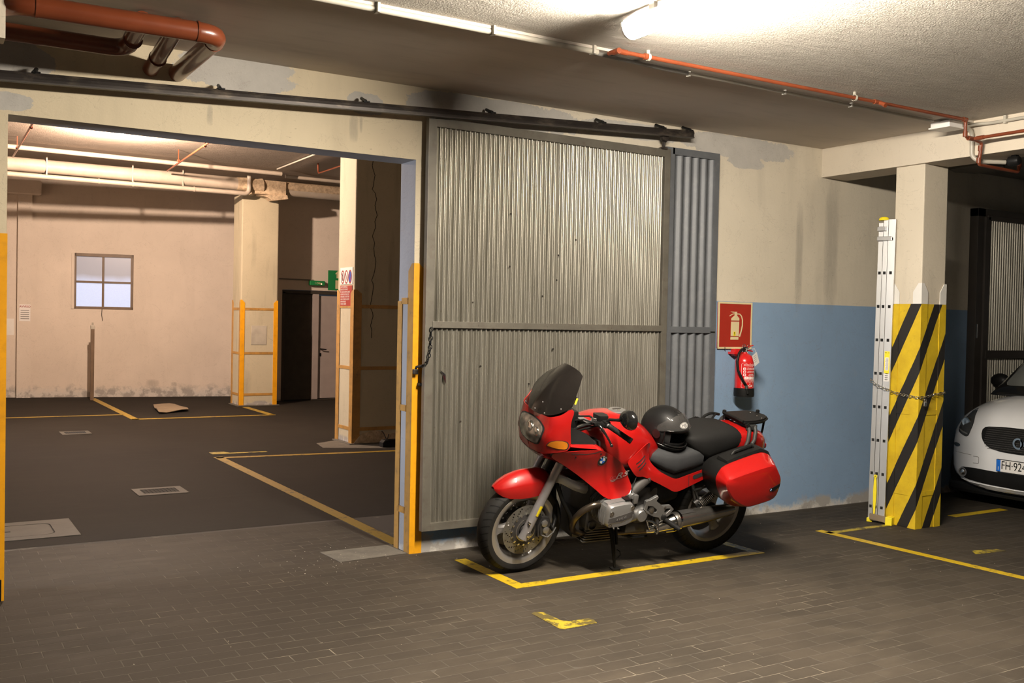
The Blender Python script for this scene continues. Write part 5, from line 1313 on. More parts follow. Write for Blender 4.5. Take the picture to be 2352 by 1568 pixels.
# ---- seats
fs = [(.725, .11, .76, .80), (.69, .145, .735, .815), (.63, .168, .70, .818), (.56, .182, .660, .815), (.48, .190, .625, .815), (.40, .188, .645, .822), (.32, .182, .655, .838), (.25, .172, .665, .850)]
bm = BM(); loft(bm, [ring_sec(x, w, zb, zt, 3.2, 32, .45) for x, w, zb, zt in fs]); bl('front_seat', bm, M['seat_grey'], angle=70)
rs_ = [(.415, .110, .862, .888), (.385, .145, .838, .905), (.33, .172, .782, .918), (.27, .184, .735, .928), (.215, .185, .702, .938), (.14, .180, .722, .945), (.06, .174, .742, .948), (-.02, .165, .765, .938), (-.09, .150, .785, .915), (-.14, .125, .805, .885), (-.165, .08, .82, .86)]
bm = BM(); loft(bm, [ring_sec(x, w, zb, zt, 3.0, 32, .5) for x, w, zb, zt in rs_]); bl('rear_seat', bm, M['seat'], angle=70)
# seat base / frame
bm = BM(); loft(bm, [ring_sec(x, w, zb, zt, 4, 20, .5) for x, w, zb, zt in ((.70, .15, .60, .74), (.5, .17, .56, .68), (.2, .16, .62, .73), (-.1, .13, .68, .80))]); bl('rear_frame', bm, M['black'])
# tail
tl = [(.02, .150, .765, .90), (-.06, .158, .745, .925), (-.14, .155, .735, .93), (-.22, .145, .725, .92), (-.29, .125, .715, .895), (-.335, .10, .72, .86), (-.36, .07, .74, .82)]
bm = BM(); loft(bm, [ring_sec(x, w, zb, zt, 3.2, 28, .5) for x, w, zb, zt in tl]); bl('tail_cowl', bm, M['red'], angle=60)
bm = BM(); loft(bm, [ring_sec(x, w, zb, zt, 3.2, 20, .5) for x, w, zb, zt in ((-.33, .09, .735, .80), (-.375, .075, .75, .80))]); bl('tail_light', bm, mat('tail_lens', (.22, .008, .008), .15, coat=.5))
# grab handles and rack
def grab():
    bm = BM()
    for dx, dy in ((0, 0), (-.055, 0)):
        tube(bm, [(-.135 + dx, .125, .945), (-.128 + dx, .148, .915), (-.112 + dx, .168, .86), (-.085 + dx * .7, .178, .80), (-.06 + dx * .5, .178, .76)], [.013, .014, .014, .013, .012], 10)
    box(bm, -.205, -.12, .112, .135, .92, .955, .006); return bm
both('grab_handle', grab, mat('grab_grey', (.03, .03, .029), .5, spec=.2), angle=50)
rack = [(-.105, -.125), (-.31, -.12), (-.365, -.075), (-.385, .0), (-.37, .05), (-.30, .095), (-.21, .115), (-.11, .112), (-.10, .0)]
bm = BM(); prism(bm, [(x, y) for x, y in rack], .945, .975, 'z', .010)
for v in bm.verts: v.co.z += -.06 * (v.co.x + .08) * .5 + .0
rk = bl('luggage_rack', bm, M['black'], angle=30)
bm = BM(); tube(bm, [(-.10, -.11, .970), (-.095, -.04, .975), (-.095, .04, .975), (-.10, .10, .970)], .009, 8); lathe(bm, [(.014, 0), (.014, .02), (.008, .024)], 12, 'z', (-.11, -.115, .965)); lathe(bm, [(.014, 0), (.014, .022), (.008, .026)], 12, 'z', (-.365, -.06, .975)); link('rack_rim', bm, M['black'], rk, True, 40)
bm = BM()
for y_ in (-.05, .02, .07): lathe(bm, [(.006, 0), (.005, .003), (0, .004)], 10, 'z', (-.29, y_, .982))
link('rack_screw', bm, M['steel'], rk, True)
def rstrut():
    bm = BM(); tube(bm, [(-.07, .12, .955), (.0, .12, .968), (.05, .125, .95), (.11, .15, .86)], .010, 8, round_r=.03); tube(bm, [(-.03, .11, .965), (.02, .12, .88)], .008, 8); return bm
bm = rstrut(); mirror_y(bm); bl('rack_strut', bm, M['black'])
bm = BM(); tube(bm, [(-.355, .03, .965), (-.355, .03, .88), (-.33, .05, .855)], .008, 8, round_r=.02); bl('rack_strut', bm, M['black'])
bm = BM(); tube(bm, [(-.12, .12, .96), (-.14, .13, .93)], .016, 8); bl('rack_strut', bm, M['black'])

# ---- panniers
S36 = [(.285, .685), (.245, .765), (-.08, .852), (-.165, .805), (-.245, .665), (-.215, .53), (.035, .475), (.12, .478), (.205, .53), (.262, .62)]
S47 = [(.292, .685), (.272, .720), (.02, .782), (-.095, .806), (-.185, .685), (-.158, .552), (.06, .508), (.125, .524), (.215, .575), (.262, .628)]
def ringp(P, y, k=1.0):
    cx = sum(p[0] for p in P) / len(P); cz = sum(p[1] for p in P) / len(P)
    Q = densify([Vector((cx + (a - cx) * k, y, cz + (b - cz) * k)) for a, b in P], .03, 0)
    return Q
def resample(P, y, k=1.0, m=5):
    cx = sum(p[0] for p in P) / len(P); cz = sum(p[1] for p in P) / len(P); Q = []
    for a, b in zip(P, P[1:] + P[:1]):
        for i in range(m): Q.append(Vector((cx + (a[0] + (b[0] - a[0]) * i / m - cx) * k, y, cz + (a[1] + (b[1] - a[1]) * i / m - cz) * k)))
    for _ in range(2): Q = [Q[i] * .5 + (Q[i - 1] + Q[(i + 1) % len(Q)]) * .25 for i in range(len(Q))]
    return Q
def lerpP(A, B, t_): return [(a[0] + (b[0] - a[0]) * t_, a[1] + (b[1] - a[1]) * t_) for a, b in zip(A, B)]
def lid():
    bm = BM(); secs = [resample(S36, .355), resample(S36, .372, 1.0), resample(lerpP(S36, S47, .35), .41), resample(lerpP(S36, S47, .72), .448), resample(S47, .470), resample(S47, .478, .94), resample(S47, .487, .6), resample(S47, .489, .2)]
    loft(bm, secs); return bm
def pbody():
    bm = BM(); loft(bm, [resample(S36, .175, .90), resample(S36, .19, .95), resample(S36, .33, .985), resample(S36, .357, 1.0)]); return bm
def ptop():
    bm = BM(); loft(bm, [[(x, y, z + dz) for y, dz in ((.24, .0), (.25, .022), (.345, .018), (.352, .0))] for x, z in ((.20, .772), (.14, .795), (-.07, .848), (-.14, .825), (-.18, .775))]); return bm
def ph():
    bm = BM(); tube(bm, [(.13, .30, .812), (.115, .30, .835), (-.02, .30, .872), (-.04, .30, .862)], .012, 8); box(bm, -.02, .115, .27, .285, .80, .815); return bm
for s in (1, -1):
    pn = empty('pannier', (0, 0, 0)); pn.parent = bike
    if s < 0: pn['label'] = 'right pannier, mostly hidden behind the seat'
    else: pn['label'] = 'left pannier with glossy red lid and black body'
    for nm, fn, m, a in (('lid', lid, M['red'], 28), ('case', pbody, M['black'], 40), ('top_plate', ptop, M['black'], 30), ('carry_handle', ph, M['black'], 40)):
        b_ = fn()
        if nm == 'lid' and s > 0: lid_skin = b_.copy()
        if s < 0: mirror_y(b_)
        link(nm, b_, m, pn, True, a)
    if s > 0: left_pn = pn
lo = drop(lid_skin, (0, 1, 0))
# pannier lock and badge
b_, _ = panel_bm([(-.098, .4, .640), (-.168, .4, .664), (-.170, .4, .642), (-.105, .4, .612)], (), (0, 1, 0), .012, .004, 0, .004, lo); link('lock', b_, M['black'], left_pn, True, 40)
def roundel(cx, cz, r, hf, nrm, parent):
    n = Vector(nrm).normalized(); o_ = on(hf, (cx, 0.4, cz), nrm, .0018)
    e = .01; u = Vector((0, 0, 1)).cross(n).normalized(); v = n.cross(u)
    pu = on(hf, (cx + .0, .4, cz + e), nrm, .0018); pr = on(hf, (cx - e, .4, cz), nrm, .0018)
    nn = (pr - o_).cross(pu - o_).normalized()
    if nn.dot(n) < 0: nn.negate()
    F_ = frame(o_, nn, (0, 0, 1))
    bd = link('roundel', curve_mesh('roundel', [circ(r, 40)], ext=.0006), M['chrome'], parent); bd.matrix_local = F_
    def add(nm, sp, m, h, **k): 
        me_ = curve_mesh(nm, sp, ext=.0004, **k); x = link(nm, me_, m, bd); x.location = (0, 0, h); return x
    add('roundel_ring', [circ(r * .95, 40), circ(r * .60, 40)], M['black_gloss'], .0006)
    for k in range(4):
        arc_ = [(0, 0)] + [(r * .58 * math.cos(R(90 * k + 9 * i)), r * .58 * math.sin(R(90 * k + 9 * i))) for i in range(11)]
        add('roundel_quarter', [arc_], M['white'] if k % 2 == 0 else M['roundel_blue'], .0007)
    if r > .02:
        for c_, a in zip('BMW', (132, 90, 48)):
            me_ = curve_mesh('roundel_letter', text=c_, size=r * .42, ext=.0005); x = link('roundel_letter', me_, M['white'], bd); x.matrix_local = Matrix.Translation((r * .77 * math.cos(R(a)), r * .77 * math.sin(R(a)), .0012)) @ Matrix.Rotation(R(a - 90), 4, 'Z')
    return bd
roundel(1.142, .812, .035, so, NS, bike)
roundel(-.088, .628, .014, lo, (0, 1, 0), left_pn)
# side decal RS
F_ = frame(on(so, (1.03, .4, .69), NS, .004), Vector(NS) + Vector((-.03, 0, .02)), (0, 0, 1)) @ Matrix.Rotation(R(14), 4, 'Z')
put(curve_mesh('model_lettering', text='RS', size=.062, ext=.0006, shear=.45), 'model_lettering', M['decal'], F_ @ Matrix.Translation((.052, .0, 0)) @ Matrix.Diagonal((1.3, .72, 1, 1)), bike)
put(curve_mesh('model_lettering', text='1100', size=.036, ext=.0006, shear=.45), 'model_lettering', mat('decal_red', (.30, .03, .03), .4), F_ @ Matrix.Translation((-.035, -.004, 0)) @ Matrix.Diagonal((1.2, .8, 1, 1)), bike)
for k in range(2): put(curve_mesh('decal_stripe', [[(-.09 - k * .01, -.016 - k * .008), (.06 - k * .05, -.016 - k * .008), (.06 - k * .05, -.0185 - k * .008), (-.09 - k * .01, -.0185 - k * .008)]], ext=.0005), 'decal_stripe', M['decal'], F_, bike)
bm = BM(); lathe(bm, [(.006, 0), (.005, .003), (0, .0035)], 10, 'y', tuple(on(so, (1.168, .4, .862), NS, .0))); lathe(bm, [(.005, 0), (.004, .003), (0, .0035)], 10, 'y', tuple(on(so, (1.34, .4, .845), NS, .0))); bl('fairing_screw', bm, M['black'])

# ---- engine
M['alu_dark'] = mat('sump_aluminium', (.20, .19, .175), .45, .6, var=.25)
bm = BM(); box(bm, .80, 1.12, -.17, .17, .30, .62, .04); box(bm, .55, .85, -.14, .14, .30, .56, .04); box(bm, .86, 1.16, -.10, .10, .22, .40, .03); bl('engine_block', bm, M['engine'])
bm = BM()
for k in range(7): box(bm, .85 + k * .004, 1.10 - k * .006, -.14, .14, .205 + k * .017, .211 + k * .017, .002)
box(bm, .86, 1.08, -.12, .12, .20, .32, .01); bl('oil_sump', bm, M['alu_dark'])
bm = BM(); lathe(bm, [(.03, .13), (.034, .16), (.034, .175), (.026, .178), (.024, .16)], 24, 'y', (1.065, 0, .335)); bl('oil_port', bm, M['engine'])
def cyl():
    bm = BM()
    for k in range(9):
        y_ = .175 + k * .0125; s_ = .004 * (k % 2)
        prism(bm, [(1.105 - s_, .44), (1.11 - s_, .53), (1.08, .565), (.92, .578), (.885, .545), (.88, .45), (.93, .40), (1.07, .385)], y_, y_ + .005, 'y')
    prism(bm, [(1.09, .45), (1.09, .53), (.92, .55), (.90, .46), (.94, .42), (1.06, .41)], .16, .30, 'y'); return bm
both('cooling_fins', cyl, M['alu_cast'], angle=20)
HC = [(1.100, .462), (1.096, .535), (1.075, .553), (.935, .566), (.905, .548), (.893, .480), (.905, .436), (.945, .412), (1.03, .400), (1.085, .405), (1.098, .42)]
def hcv():
    bm = BM(); secs = [resample(HC, .285, 1.0, 4), resample(HC, .335, 1.0, 4), resample(HC, .362, .975, 4), resample(HC, .374, .90, 4), resample(HC, .378, .6, 4)]; loft(bm, secs); return bm
both('cylinder_head_cover', hcv, M['cover_alu'], angle=35)
def ribs():
    bm = BM()
    for k in range(6):
        z0 = .556 - k * .0
        tube(bm, [(1.09, .290 + k * .010, .552), (1.02, .290 + k * .010, .5625), (.94, .290 + k * .010, .569)], .003, 6)
        tube(bm, [(1.0985, .290 + k * .010, .535), (1.103, .290 + k * .010, .46), (1.10, .29 + k * .01, .42)], .003, 6)
    return bm
both('cover_ribs', ribs, M['cover_alu'])
hcb = hcv(); hh = drop(hcb, (0, 1, 0))
def hpatch(name, pts, m, off=.0015, th=.002):
    b_, _ = panel_bm([(a, .4, c) for a, c in pts], (), (0, 1, 0), .015, th, 0, off, hh); return bl(name, b_, m, angle=40)
hpatch('cover_band', [(1.092, .462), (1.085, .468), (.91, .508), (.903, .476), (.99, .447), (1.09, .438)], M['hose'])
hpatch('cover_edge', [(1.092, .436), (.99, .445), (.905, .474), (.905, .470), (.99, .440), (1.09, .431)], M['chrome'])
F_ = frame(on(hh, (1.0, .4, .465), (0, 1, 0), .0036), (0, 1, .05), (0, 0, 1)) @ Matrix.Rotation(R(12), 4, 'Z')
put(curve_mesh('cover_lettering', text='4 VALVE', size=.021, ext=.0006, shear=.3), 'cover_lettering', M['alu_cast'], F_, bike)
bm = BM()
for a, c in ((1.072, .500), (.922, .528), (1.075, .425)):
    p = on(hh, (a, .4, c), (0, 1, 0), .0); lathe(bm, [(.015, .0), (.015, .004), (.011, .005), (.010, .001), (.0, .001)], 18, 'y', tuple(p)); lathe(bm, [(.008, .0), (.008, .006), (0, .007)], 6, 'y', tuple(p))
bl('cover_bolts', bm, M['chrome'], angle=30)
bm = BM(); box(bm, .925, .965, .30, .352, .566, .578, .003); bl('cover_grip', bm, M['black'])
def hdr():
    bm = BM(); tube(bm, [(1.095, .27, .520), (1.14, .268, .520), (1.200, .245, .480), (1.225, .20, .405), (1.205, .15, .32), (1.14, .11, .265), (.95, .09, .235), (.72, .11, .235), (.60, .155, .255)], .021, 14, round_r=.05); return bm
both('exhaust_header', hdr, M['header'])
def hose(): 
    bm = BM(); tube(bm, [(1.31, .07, .60), (1.28, .12, .50), (1.22, .14, .40), (1.20, .13, .33)], .014, 10); tube(bm, [(1.29, -.02, .62), (1.27, .05, .35), (1.31, .09, .30), (1.34, .06, .35)], .016, 10); return bm
bl('brake_hoses', hose(), M['black'])
# intake and throttle body
def thr():
    bm = BM(); tube(bm, [(.70, .17, .635), (.77, .19, .595), (.83, .205, .560)], [.040, .036, .036], 20); tube(bm, [(.715, .172, .632), (.70, .168, .64)], .044, 20); return bm
both('intake_tube', thr, M['hose'], angle=35)
def thr2():
    bm = BM(); tube(bm, [(.825, .205, .563), (.885, .225, .525)], [.034, .030], 16); box(bm, .80, .835, .225, .262, .50, .56, .008); lathe(bm, [(.020, .20), (.024, .235), (.018, .25)], 14, 'y', (.835, 0, .548)); return bm
both('throttle_body', thr2, M['alu_cast'], angle=35)
bm = BM(); tube(bm, [(.84, .235, .55), (.85, .24, .60), (.82, .22, .65), (.79, .2, .70)], .004, 6); tube(bm, [(.86, .22, .53), (.78, .22, .48), (.79, .2, .42)], .006, 6); bl('throttle_cable', bm, M['black'])
bm = BM(); lathe(bm, [(.040, .05), (.044, .06), (.044, .20), (.036, .212), (.0, .214)], 24, 'y', (.71, 0, .385)); tube(bm, [(.84, .16, .36), (.665, .16, .40)], .045, 20); bl('starter_housing', bm, M['alu_cast'])
bm = BM(); box(bm, .58, .80, .05, .17, .255, .33, .02); box(bm, .62, .76, .10, .19, .33, .37, .015); bl('gearbox', bm, M['engine'])
# footrest casting
FP = [(.700, .490), (.665, .498), (.615, .522), (.608, .512), (.622, .488), (.565, .448), (.50, .448), (.470, .420), (.505, .378), (.535, .36), (.560, .345), (.580, .372), (.625, .382), (.685, .412), (.702, .440)]
def fp():
    me_ = curve_mesh('casting', [FP, [(.535, .430), (.500, .430), (.492, .418), (.522, .392), (.545, .405)], [(.685, .462), (.640, .455), (.600, .425), (.605, .405), (.640, .402), (.685, .425)]], ext=.010, bev=.002)
    b = BM(); b.from_mesh(me_)
    for v in b.verts: v.co = Vector((v.co.x, .205 - v.co.z, v.co.y))
    return b
both('footrest_casting', fp, M['alu_cast'], angle=40)
bm = BM(); lathe(bm, [(.020, .19), (.020, .222), (.012, .225)], 6, 'y', (.648, 0, .428)); lathe(bm, [(.007, .2), (.007, .226), (.0, .228)], 8, 'y', (.545, 0, .44)); bl('pivot_bolt', bm, M['steel'])
bm = BM(); tube(bm, [(.545, .215, .365), (.50, .25, .335), (.46, .30, .312)], [.014, .019, .018], 12); box(bm, .53, .56, .2, .235, .355, .385, .004); bl('footpeg', bm, M['rubber'])
bm = BM(); prism(bm, [(.535, .36), (.565, .375), (.558, .392), (.528, .378)], .214, .220, 'y'); bl('peg_spring_plate', bm, M['chrome'])
bm = BM(); tube(bm, [(.655, .205, .35), (.625, .215, .345), (.60, .225, .325), (.585, .23, .30)], .009, 8); tube(bm, [(.665, .2, .352), (.64, .2, .30), (.63, .205, .28)], .008, 8); tube(bm, [(.60, .22, .30), (.602, .26, .297)], .011, 10); lathe(bm, [(.009, .23), (.009, .25), (0, .253)], 10, 'y', (.60, 0, .275)); bl('gear_lever', bm, M['chrome'])
bm = BM(); tube(bm, [(.58, .19, .37), (.575, .2, .33), (.57, .2, .28)], .016, 8); bl('gear_linkage', bm, M['engine'])
bm = BM(); tube(bm, [(.79, .10, .225), (.70, .14, .205), (.60, .15, .21)], .011, 10); bl('centre_stand', bm, M['black'])
# muffler
bm = BM(); tube(bm, [(.62, .15, .255), (.56, .17, .275), (.50, .19, .305), (.44, .20, .325)], [.024, .034, .046, .055], 24); bl('exhaust_cone', bm, M['chrome'])
bm = BM(); tube(bm, [(.44, .20, .325), (.425, .20, .328), (.40, .20, .331), (.20, .20, .352), (.02, .20, .370), (-.03, .20, .374), (-.052, .20, .376)], [.055, .060, .058, .055, .044, .039, .034], 32); tube(bm, [(-.045, .20, .3755), (-.055, .20, .3765)], [.030, .024], 20); bl('muffler', bm, M['steel'], angle=50)
bm = BM(); lathe(bm, [(.060, -.008), (.064, -.008), (.064, .008), (.060, .008)], 32, 'x', (.415, .20, .329), closed=True); tube(bm, [(.44, .262, .30), (.47, .26, .285), (.52, .24, .275)], .005, 6); bl('muffler_clamp', bm, M['chrome'], angle=30)
bm = BM(); loft(bm, [[(x, .2 + y, z) for y, z in ((-.03, .386 + h), (.0, .394 + h), (.03, .386 + h), (.02, .376 + h), (-.02, .376 + h))] for x, h in ((.41, -.002), (.36, .004), (.30, .006), (.26, .004))]); bl('heat_shield', bm, M['engine'])
# rear end: hugger, shock, drive
def arcs(r, a0, a1, w0, w1, x0=0.0, z0=.314, n=24):
    return [[(x0 + r * math.cos(R(a)), y, z0 + r * math.sin(R(a))) for y in (w0, w0 * .8, 0, w1 * .8, w1)] for a in np.linspace(a0, a1, n)]
bm = BM(); loft(bm, arcs(.337, 10, 120, -.095, .095), closed=False); bmesh.ops.solidify(bm, geom=list(bm.faces), thickness=.005); bl('rear_hugger', bm, M['black'], angle=60)
bm = BM(); loft(bm, [ring_sec(x, w, zb, zt, 4, 20, .5) for x, w, zb, zt in ((.62, .14, .42, .62), (.45, .11, .40, .60), (.36, .10, .42, .64))]); bl('swingarm_boot', bm, M['black'])
bm = BM(); loft(bm, [ring_sec(x, w, zb, zt, 4, 16, .5, y0=-.12) for x, w, zb, zt in ((.60, .045, .31, .39), (.3, .04, .29, .37), (.08, .05, .26, .38), (-.06, .06, .25, .38))]); bl('shaft_drive', bm, M['engine'])
bm = BM(); tube(bm, [(.30, .11, .66), (.20, .105, .40)], .012, 10); tube(bm, [(.215, .11, .395), (.16, .11, .43)], .024, 12); tube(bm, [(.25, .12, .50), (.14, .12, .52), (.08, .12, .50)], .008, 8); tube(bm, [(.24, .12, .51), (.19, .12, .43)], .008, 8); bl('rear_shock_mount', bm, M['engine'])
bm = BM(); h_ = []
p0, p1 = Vector((.185, .125, .395)), Vector((.085, .125, .455)); u, v, d = ngon_frame(p1 - p0)
for i in range(130):
    a = 2 * math.pi * i / 13; h_.append(p0.lerp(p1, i / 129) + (u * math.cos(a) + v * math.sin(a)) * .030)
tube(bm, h_, .0042, 6); bl('adjuster_spring', bm, M['steel'])
bm = BM(); tube(bm, [(.19, .125, .392), (.08, .125, .458)], .022, 12); lathe(bm, [(.012, 0), (.012, .03), (0, .034)], 10, 'y', (.20, .12, .385)); bl('shock_adjuster', bm, M['black'])
bm = BM(); loft(bm, [ring_sec(x, w, zb, zt, 4, 16, .5) for x, w, zb, zt in ((.05, .09, .62, .74), (-.15, .08, .64, .74), (-.30, .08, .60, .73), (-.36, .07, .50, .68))]); bl('inner_mudguard', bm, M['black'])
bm = BM(); tube(bm, [(.08, .165, .50), (-.02, .17, .53), (-.1, .17, .60)], .009, 8); bl('pannier_carrier', bm, M['black'])
# side stand
bm = BM(); tube(bm, [(.915, .15, .315), (.91, .185, .27), (.905, .215, .19), (.898, .243, .085), (.895, .250, .066)], [.017, .017, .014, .010, .010], 12); loft(bm, [[(.895 + a, .252 + b, .0565 + c) for a, b in ((-.03, -.02), (.03, -.02), (.03, .022), (-.03, .022))] for c in (-.002, .006)]); bl('side_stand', bm, M['black'])
bm = BM(); tube(bm, [(.875, .165, .31), (.872, .20, .20)], .010, 8); tube(bm, [(.872, .21, .17), (.855, .225, .16), (.852, .23, .14), (.87, .23, .12)], .004, 6); bl('stand_spring', bm, M['black'])

# ---- handlebar
def hb_():
    bm = BM(); tube(bm, [(1.22, .06, .965), (1.20, .10, 1.00), (1.165, .16, 1.03), (1.135, .235, 1.045), (1.118, .28, 1.038)], .013, 12, round_r=.03); box(bm, 1.145, 1.175, .165, .205, 1.015, 1.055, .006); return bm
both('handlebar', hb_, M['alu_cast'], angle=40)
def grip():
    bm = BM(); p0, p1 = Vector((1.122, .272, 1.040)), Vector((1.035, .378, .985)); n = 40
    pts = [p0.lerp(p1, i / n) for i in range(n + 1)]; rr = [.0175 if (i % 2 or i < 5 or i > 30) else .0160 for i in range(n + 1)]
    tube(bm, pts, rr, 16); tube(bm, [p1, p1 + (p1 - p0).normalized() * .022], .0185, 16); return bm
both('grip', grip, M['rubber'], angle=30)
def clamp():
    bm = BM(); box(bm, 1.105, 1.145, .215, .272, 1.02, 1.062, .008); box(bm, 1.125, 1.165, .19, .26, 1.025, 1.05, .006); prism(bm, [(1.19, .19), (1.135, .235), (1.15, .275), (1.205, .245)], 1.03, 1.052, 'z', .004); return bm
both('switch_block', clamp, M['black'], angle=40)
def res():
    bm = BM(); loft(bm, [[(1.135 + a * k, .185 + b * k, z) for a, b in ((-.035, -.03), (.03, -.035), (.04, .0), (.03, .045), (-.03, .05), (-.045, .01))] for z, k in ((1.045, .9), (1.08, 1.0), (1.088, .96))]); return bm
both('brake_reservoir', res, M['black'], angle=40)
def lever():
    bm = BM(); tube(bm, [(1.185, .225, 1.045), (1.178, .27, 1.035), (1.158, .30, 1.00), (1.135, .315, .965), (1.118, .325, .935)], [.010, .009, .008, .007, .007], 10, round_r=.02); lathe(bm, [(0, -.011), (.008, -.008), (.011, 0), (.008, .008), (0, .011)], 14, 'z', (1.116, .326, .930)); return bm
both('brake_lever', lever, M['black_gloss'], angle=50)
def mirr():
    bm = BM(); c = Vector((1.055, .382, 1.112)); secs = []
    for i in range(13):
        t_ = -1 + i / 6; k = math.sqrt(max(0, 1 - t_ * t_)); 
        secs.append([c + Vector((.052 * t_ * .95, 0, 0)) + Vector((0, .080 * k * math.cos(a), .060 * k * math.sin(a) * (1 + .12 * math.cos(a)))) for a in [2 * math.pi * j / 28 for j in range(28)]])
    loft(bm, secs[1:-1])
    for v in bm.verts:
        if v.co.x < c.x - .012: v.co.x = c.x - .012
    return bm
both('mirror', mirr, M['black_gloss'], angle=60)
def stem():
    bm = BM(); tube(bm, [(1.125, .255, 1.055), (1.12, .27, 1.078), (1.10, .31, 1.088), (1.075, .35, 1.100)], [.012, .010, .009, .014], 10); return bm
both('mirror_stem', stem, M['black'])
bm = BM()
tube(bm, [(1.16, .20, 1.05), (1.21, .18, 1.075), (1.27, .13, 1.06), (1.30, .08, 1.0)], .006, 8); tube(bm, [(1.17, .22, 1.04), (1.24, .21, 1.03), (1.30, .17, .99), (1.29, .1, .95)], .007, 8); tube(bm, [(1.15, .20, 1.02), (1.22, .17, .99), (1.27, .13, .96)], .007, 8); tube(bm, [(1.19, .235, 1.045), (1.26, .2, 1.06), (1.32, .13, 1.03)], .005, 8)
bl('cables', bm, M['black'])
bm = BM(); tube(bm, [(1.17, .195, 1.055), (1.195, .185, 1.06)], .012, 10); tube(bm, [(1.18, .20, 1.04), (1.20, .19, 1.035)], .010, 10); bl('cable_ends', bm, M['chrome'])

# ================================================================ helmet on the front seat
hm = empty('helmet', (0, 0, 0), 'matt black full-face helmet with raised visor resting on the front seat', 'helmet')
hc = BIKE @ Vector((.500, .03, .918))
fd = Vector((.36, -.90, -.32)).normalized(); hu = _up * 1.0 + Vector((-.10, .0, 0)); hr = fd.cross(hu).normalized(); hu = hr.cross(fd)
hm.matrix_world = Matrix(((fd.x, -hr.x, hu.x, hc.x), (fd.y, -hr.y, hu.y, hc.y), (fd.z, -hr.z, hu.z, hc.z), (0, 0, 0, 1)))
def hshape(az, el, k=1.0):
    """helmet shell radius vector; az 0 = face, el up"""
    c = math.cos(el); a, b, h = .170 * k, .135 * k, .158 * k
    x, y, z = a * c * math.cos(az), b * c * math.sin(az), h * math.sin(el)
    if el < 0:
        t_ = min(1, -el / R(60)); x += .020 * k * t_ * max(0, math.cos(az)) ; z *= 1.0
        if el < R(-48): z = max(z, -.120 * k)
    return Vector((x, y, z))
def eye(az, el): return abs(az) < R(66) and R(-21) - .0 < el - R(5) * (abs(az) / R(66)) ** 2 < R(20) - R(7) * (abs(az) / R(66)) ** 2
def shell(k, test, n=96, m=60, el0=-62):
    bm = BM(); g = {}
    for j in range(m + 1):
        el = R(el0) + (R(90) - R(el0)) * j / m
        for i in range(n): g[i, j] = bm.verts.new(hshape(2 * math.pi * i / n - math.pi, el, k))
    for j in range(m):
        for i in range(n):
            az = 2 * math.pi * (i + .5) / n - math.pi; el = R(el0) + (R(90) - R(el0)) * (j + .5) / m
            if test(az, el): bm.faces.new((g[i, j], g[(i + 1) % n, j], g[(i + 1) % n, j + 1], g[i, j + 1]))
    bmesh.ops.remove_doubles(bm, verts=bm.verts, dist=1e-5)
    bmesh.ops.delete(bm, geom=[v for v in bm.verts if not v.link_faces], context='VERTS'); return bm
M['helmet'] = mat('helmet_matt', (.008, .008, .008), .48, var=.15, spec=.16, coat=.06)
link('shell', shell(1.0, lambda a, e: not eye(a, e)), M['helmet'], hm, True, 70)
link('lining', shell(.90, lambda a, e: not (abs(a) < R(50) and R(-14) < e < R(14))), M['dark'], hm, True)
link('inner_rim', shell(.955, lambda a, e: (not eye(a * 1.06, e * 1.1)) and abs(a) < R(80) and -R(35) < e < R(35)), M['rubber'], hm, True)
# port gasket
pts = [hshape(R(a), R(-21) + R(5) * (a / 66) ** 2, 1.005) for a in range(-66, 67, 6)] + [hshape(R(a), R(20) - R(2) * (a / 66) ** 2, 1.005) for a in range(66, -67, -6)]
bm = BM(); tube(bm, pts, .005, 8, closed=True); link('port_gasket', bm, M['black_gloss'], hm, True)
# chin line and vents
pts = [hshape(R(a), R(-27) + R(6) * (a / 75) ** 2, 1.012) for a in range(-80, 81, 5)]
bm = BM(); tube(bm, pts, .004, 8); link('chin_trim', bm, M['black_gloss'], hm, True)
bm = BM(); tube(bm, [hshape(R(a), R(-62), 1.0) for a in range(-180, 180, 8)], .008, 8, closed=True); link('neck_roll', bm, M['rubber'], hm, True)
for s in (-1, 1):
    bm = BM(); P = [hshape(R(a), R(-44) + R(abs(a) * .1), 1.02) for a in range(s * 8, s * 40, s * 6)]; tube(bm, P, .006, 6); link('chin_vent', bm, M['black'], hm, True)
    b_ = BM(); c = hshape(R(84 * s), R(4), 1.03); lathe(b_, [(.030, -.006), (.030, .006), (.022, .010), (0, .011)], 24, 'y', tuple(c)); 
    link('visor_pivot', b_, M['black_gloss'], hm, True, 40)
bm = BM(); P = [hshape(R(a), R(62), 1.01) for a in (-22, -8, 8, 22)]; tube(bm, P, .008, 8); tube(bm, [hshape(R(-18), R(48), 1.01), hshape(R(-20), R(75), 1.01)], .005, 8); tube(bm, [hshape(R(18), R(48), 1.01), hshape(R(20), R(75), 1.01)], .005, 8); link('top_vent', bm, M['black'], hm, True)
# raised visor: sheet swung up about the pivots
bm = BM(); rows = []
for j in range(13):
    row = []
    for i in range(31):
        az = R(-86 + 172 * i / 30); el = R(24 + 38 * j / 12) ; k = 1.045 + .035 * math.cos(az)
        el2 = el * (.18 + .82 * max(0, math.cos(az)) ** .55)
        row.append(bm.verts.new(hshape(az, el2 if j else el2, k)))
    rows.append(row)
for a, b in zip(rows, rows[1:]):
    for i in range(30): bm.faces.new((a[i], a[i + 1], b[i + 1], b[i]))
link('visor', bm, M['visor'], hm, True)
bm = BM(); tube(bm, [v.co.copy() for v in []] or [hshape(R(-86 + 172 * i / 30), R(24) * (.18 + .82 * max(0, math.cos(R(-86 + 172 * i / 30))) ** .55), 1.045 + .035 * math.cos(R(-86 + 172 * i / 30))) for i in range(31)], .0022, 6); link('visor_edge', bm, M['black_gloss'], hm, True)
